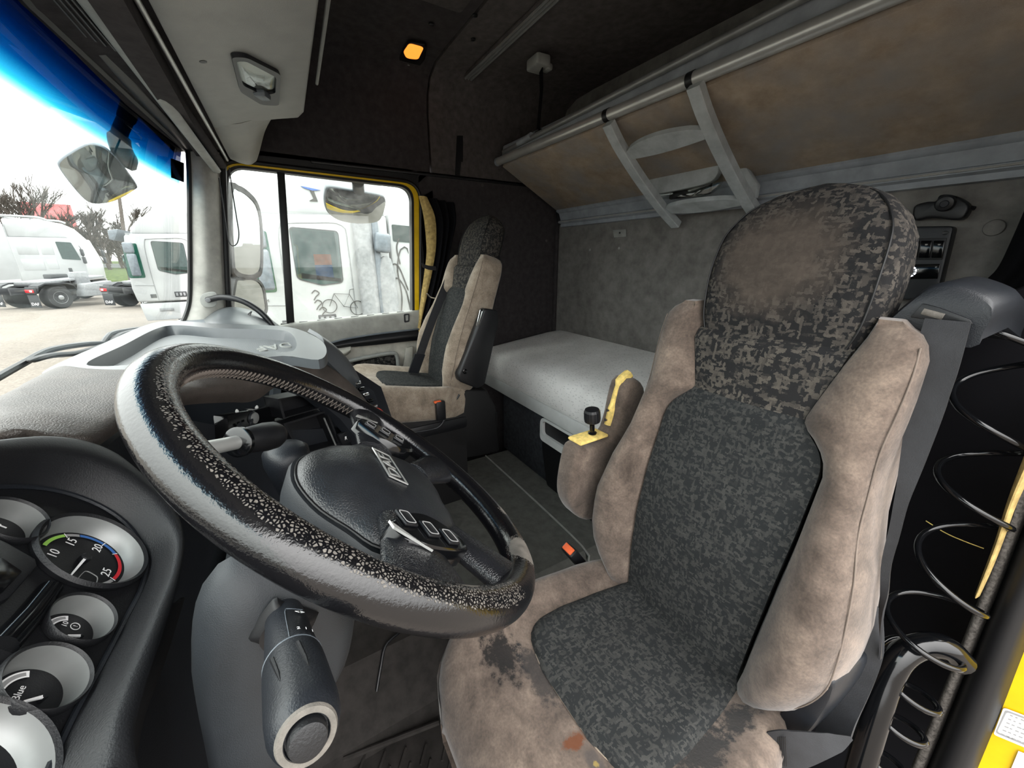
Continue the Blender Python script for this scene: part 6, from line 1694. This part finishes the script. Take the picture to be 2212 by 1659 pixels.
ca = tractor((31.6, 14.8, GZ), math.pi, 'white high roofed tractor unit standing side on at the far left')
ca.scale = (1.1, 1.1, 1.1)
hd2 = math.atan2(-.78, -.62)
Ra = at(20, 672, z=GZ); Rb_ = at(262, 668, z=GZ)
tractor((Ra.x, Ra.y, GZ), hd2, 'low tractor chassis at the far left with its tail lights towards us', False)
tractor((Rb_.x, Rb_.y, GZ), hd2, 'low tractor chassis half hidden behind the plain white truck', False)

# ------------------------------------------------------------------ grass bank, wall, fence posts, pole, house
def far(u, v, depth):
    d = C_F * F_PX + C_R * (u - CX) + C_U * (CY - v)
    return d * (depth / F_PX)
b0_, b1_ = far(-150, 612, 34), far(560, 612, 34)
b0_.z = b1_.z = GZ
t0_, t1_ = far(-150, 578, 46), far(560, 578, 46)
t0_.z = t1_.z = -1.0
gb_ = MB().patch([[b0_, b1_], [b0_.lerp(t0_, .3) + V(0, 0, .7), b1_.lerp(t1_, .3) + V(0, 0, .7)], [t0_, t1_], [t0_ + (t0_ - b0_) * .6, t1_ + (t1_ - b1_) * .6]], 30, 20).build('grass_bank', M['grass'])
tag(gb_, 'rough green grass bank behind the parked trucks', kind='structure')
wl_ = MB().prism([t0_ + V(0, 0, -.1), t1_ + V(0, 0, -.1), t1_ + V(0, 0, .45), t0_ + V(0, 0, .45)], (.3, 0, 0)).build('garden_wall', M['truck_white'], smooth=False)
tag(wl_, 'low white wall along the top of the grass bank', 'wall')
for k, (u, v0, v1) in enumerate(((219, 560, 617), (120, 565, 617), (290, 560, 617))):
    p = far(u, v1, 33); q = far(u - 9, v0, 33); p.z = GZ
    tag(MB().tube([p, q], .05, 6).build('fence_post', M['bark']), ('thin fence post before the grass bank between the two trucks', 'thin fence post behind the high roofed tractor unit', 'thin fence post beside the plain white truck')[k], 'post', 'yard fence posts')
p = far(266, 560, 30); p.z = GZ; q = far(238, 285, 30)
po = empty('utility_pole', p, 'slender leaning utility pole rising behind the trucks', 'pole')
MB().tube([p, q], [.14, .09], 8).build('post', M['bark'], po)
MB().tube([q, far(315, 305, 32)], .012, 5).build('wire', M['chassis'], po)
hs = empty('house', far(100, 560, 62), 'distant house with a red gabled roof behind bare trees', 'house')
hb0 = far(48, 486, 62); hb1 = far(165, 482, 66)
base = [V(hb0.x, hb0.y, GZ), V(hb1.x, hb1.y, GZ)]
wdir = (base[1] - base[0]); dep = V(wdir.y, -wdir.x, 0).normalized() * -8
if dep.dot(C_F) < 0: dep = -dep
MB().prism([base[0], base[1], base[1] + dep, base[0] + dep], (0, 0, hb0.z - GZ)).build('walls', M['house_wall'], hs, smooth=False)
z0 = hb0.z; up_ = far(50, 432, 62).z - z0
e0 = V(base[0].x, base[0].y, z0); e1_h = V(base[1].x, base[1].y, z0)
ov = (dep.normalized() * -.6)
MB().prism([e0 + ov, e0 + dep * .5 + V(0, 0, up_), e0 + dep - ov], (e1_h - e0)).build('roof', M['roof_red'], hs, smooth=False)
for k in range(2):
    c_ = base[0].lerp(base[1], .3 + .4 * k)
    MB().box(V(c_.x, c_.y, z0 - 1.6), (1.0, 1.0, 1.3)).build('house_window', M['chassis'], hs, smooth=False)

# ------------------------------------------------------------------ bare trees and shrubs
def twig(m, p, d, L, r, depth, rnd, spread):
    q = p + d * L
    mid = p.lerp(q, .5) + V(rnd.uniform(-1, 1), rnd.uniform(-1, 1), rnd.uniform(-.5, .5)) * L * .06
    m.tube([p, mid, q], [r, r * .85, r * .65], 5 if depth > 3 else 3, cap=False)
    if depth == 0: return
    n = 3 if depth > 1 else 4
    for k in range(n):
        nd = (d + V(rnd.uniform(-1, 1), rnd.uniform(-1, 1), rnd.uniform(-.25, .75)) * spread).normalized()
        s = p.lerp(q, rnd.uniform(.45, 1.0)) if k else q
        twig(m, s, nd, L * rnd.uniform(.58, .82), r * .66, depth - 1, rnd, spread)
TL = [(18, 430, 42, 'bare tree at the very left edge behind the high roofed tractor'), (62, 395, 40, 'tall bare tree just right of the house gable'), (105, 400, 44, 'bare tree left of the front view mirror'), (140, 445, 40, 'bare forked tree below the front view mirror'), (180, 470, 38, 'bare tree rising over the tractor cab front'), (205, 440, 42, 'slim bare tree right below the front view mirror'), (236, 480, 40, 'bare tree left of the utility pole'), (285, 450, 44, 'bare tree right of the utility pole')]
for k, (u, v, dpt, lab) in enumerate(TL):
    rnd = random.Random(100 + k)
    p = far(u + 8, 590, dpt); p.z = GZ + .6
    top = far(u, v, dpt).z - p.z
    e = empty('bare_tree', p, lab, 'tree', 'bare trees behind the yard')
    m = MB()
    twig(m, p, V(rnd.uniform(-.08, .08), rnd.uniform(-.08, .08), 1).normalized(), top * .36, .20, 6, rnd, .52)
    m.build('branches', M['bark'], e, smooth=False)
for k in range(7):
    rnd = random.Random(300 + k)
    p = far(95 + 30 * k, 575, 45 + 2 * (k % 3)); p.z = -1.2
    e = empty('bare_shrub', p, ('bare brown shrub behind the tractor cab roof', 'bare brown shrub above the tractor cab door', 'bare brown shrub beside the tractor mirror', 'bare brown shrub over the grass bank', 'dense bare shrub by the fence post', 'bare brown shrub at the foot of the utility pole', 'bare brown shrub behind the plain white truck')[k], 'shrub', 'bare shrubs on the bank')
    m = MB()
    for j in range(7):
        twig(m, p + V(rnd.uniform(-1.2, 1.2), rnd.uniform(-1.2, 1.2), 0), V(rnd.uniform(-.3, .3), rnd.uniform(-.3, .3), 1).normalized(), 1.6, .09, 4, rnd, .7)
    m.build('twigs', M['bush'], e, smooth=False)
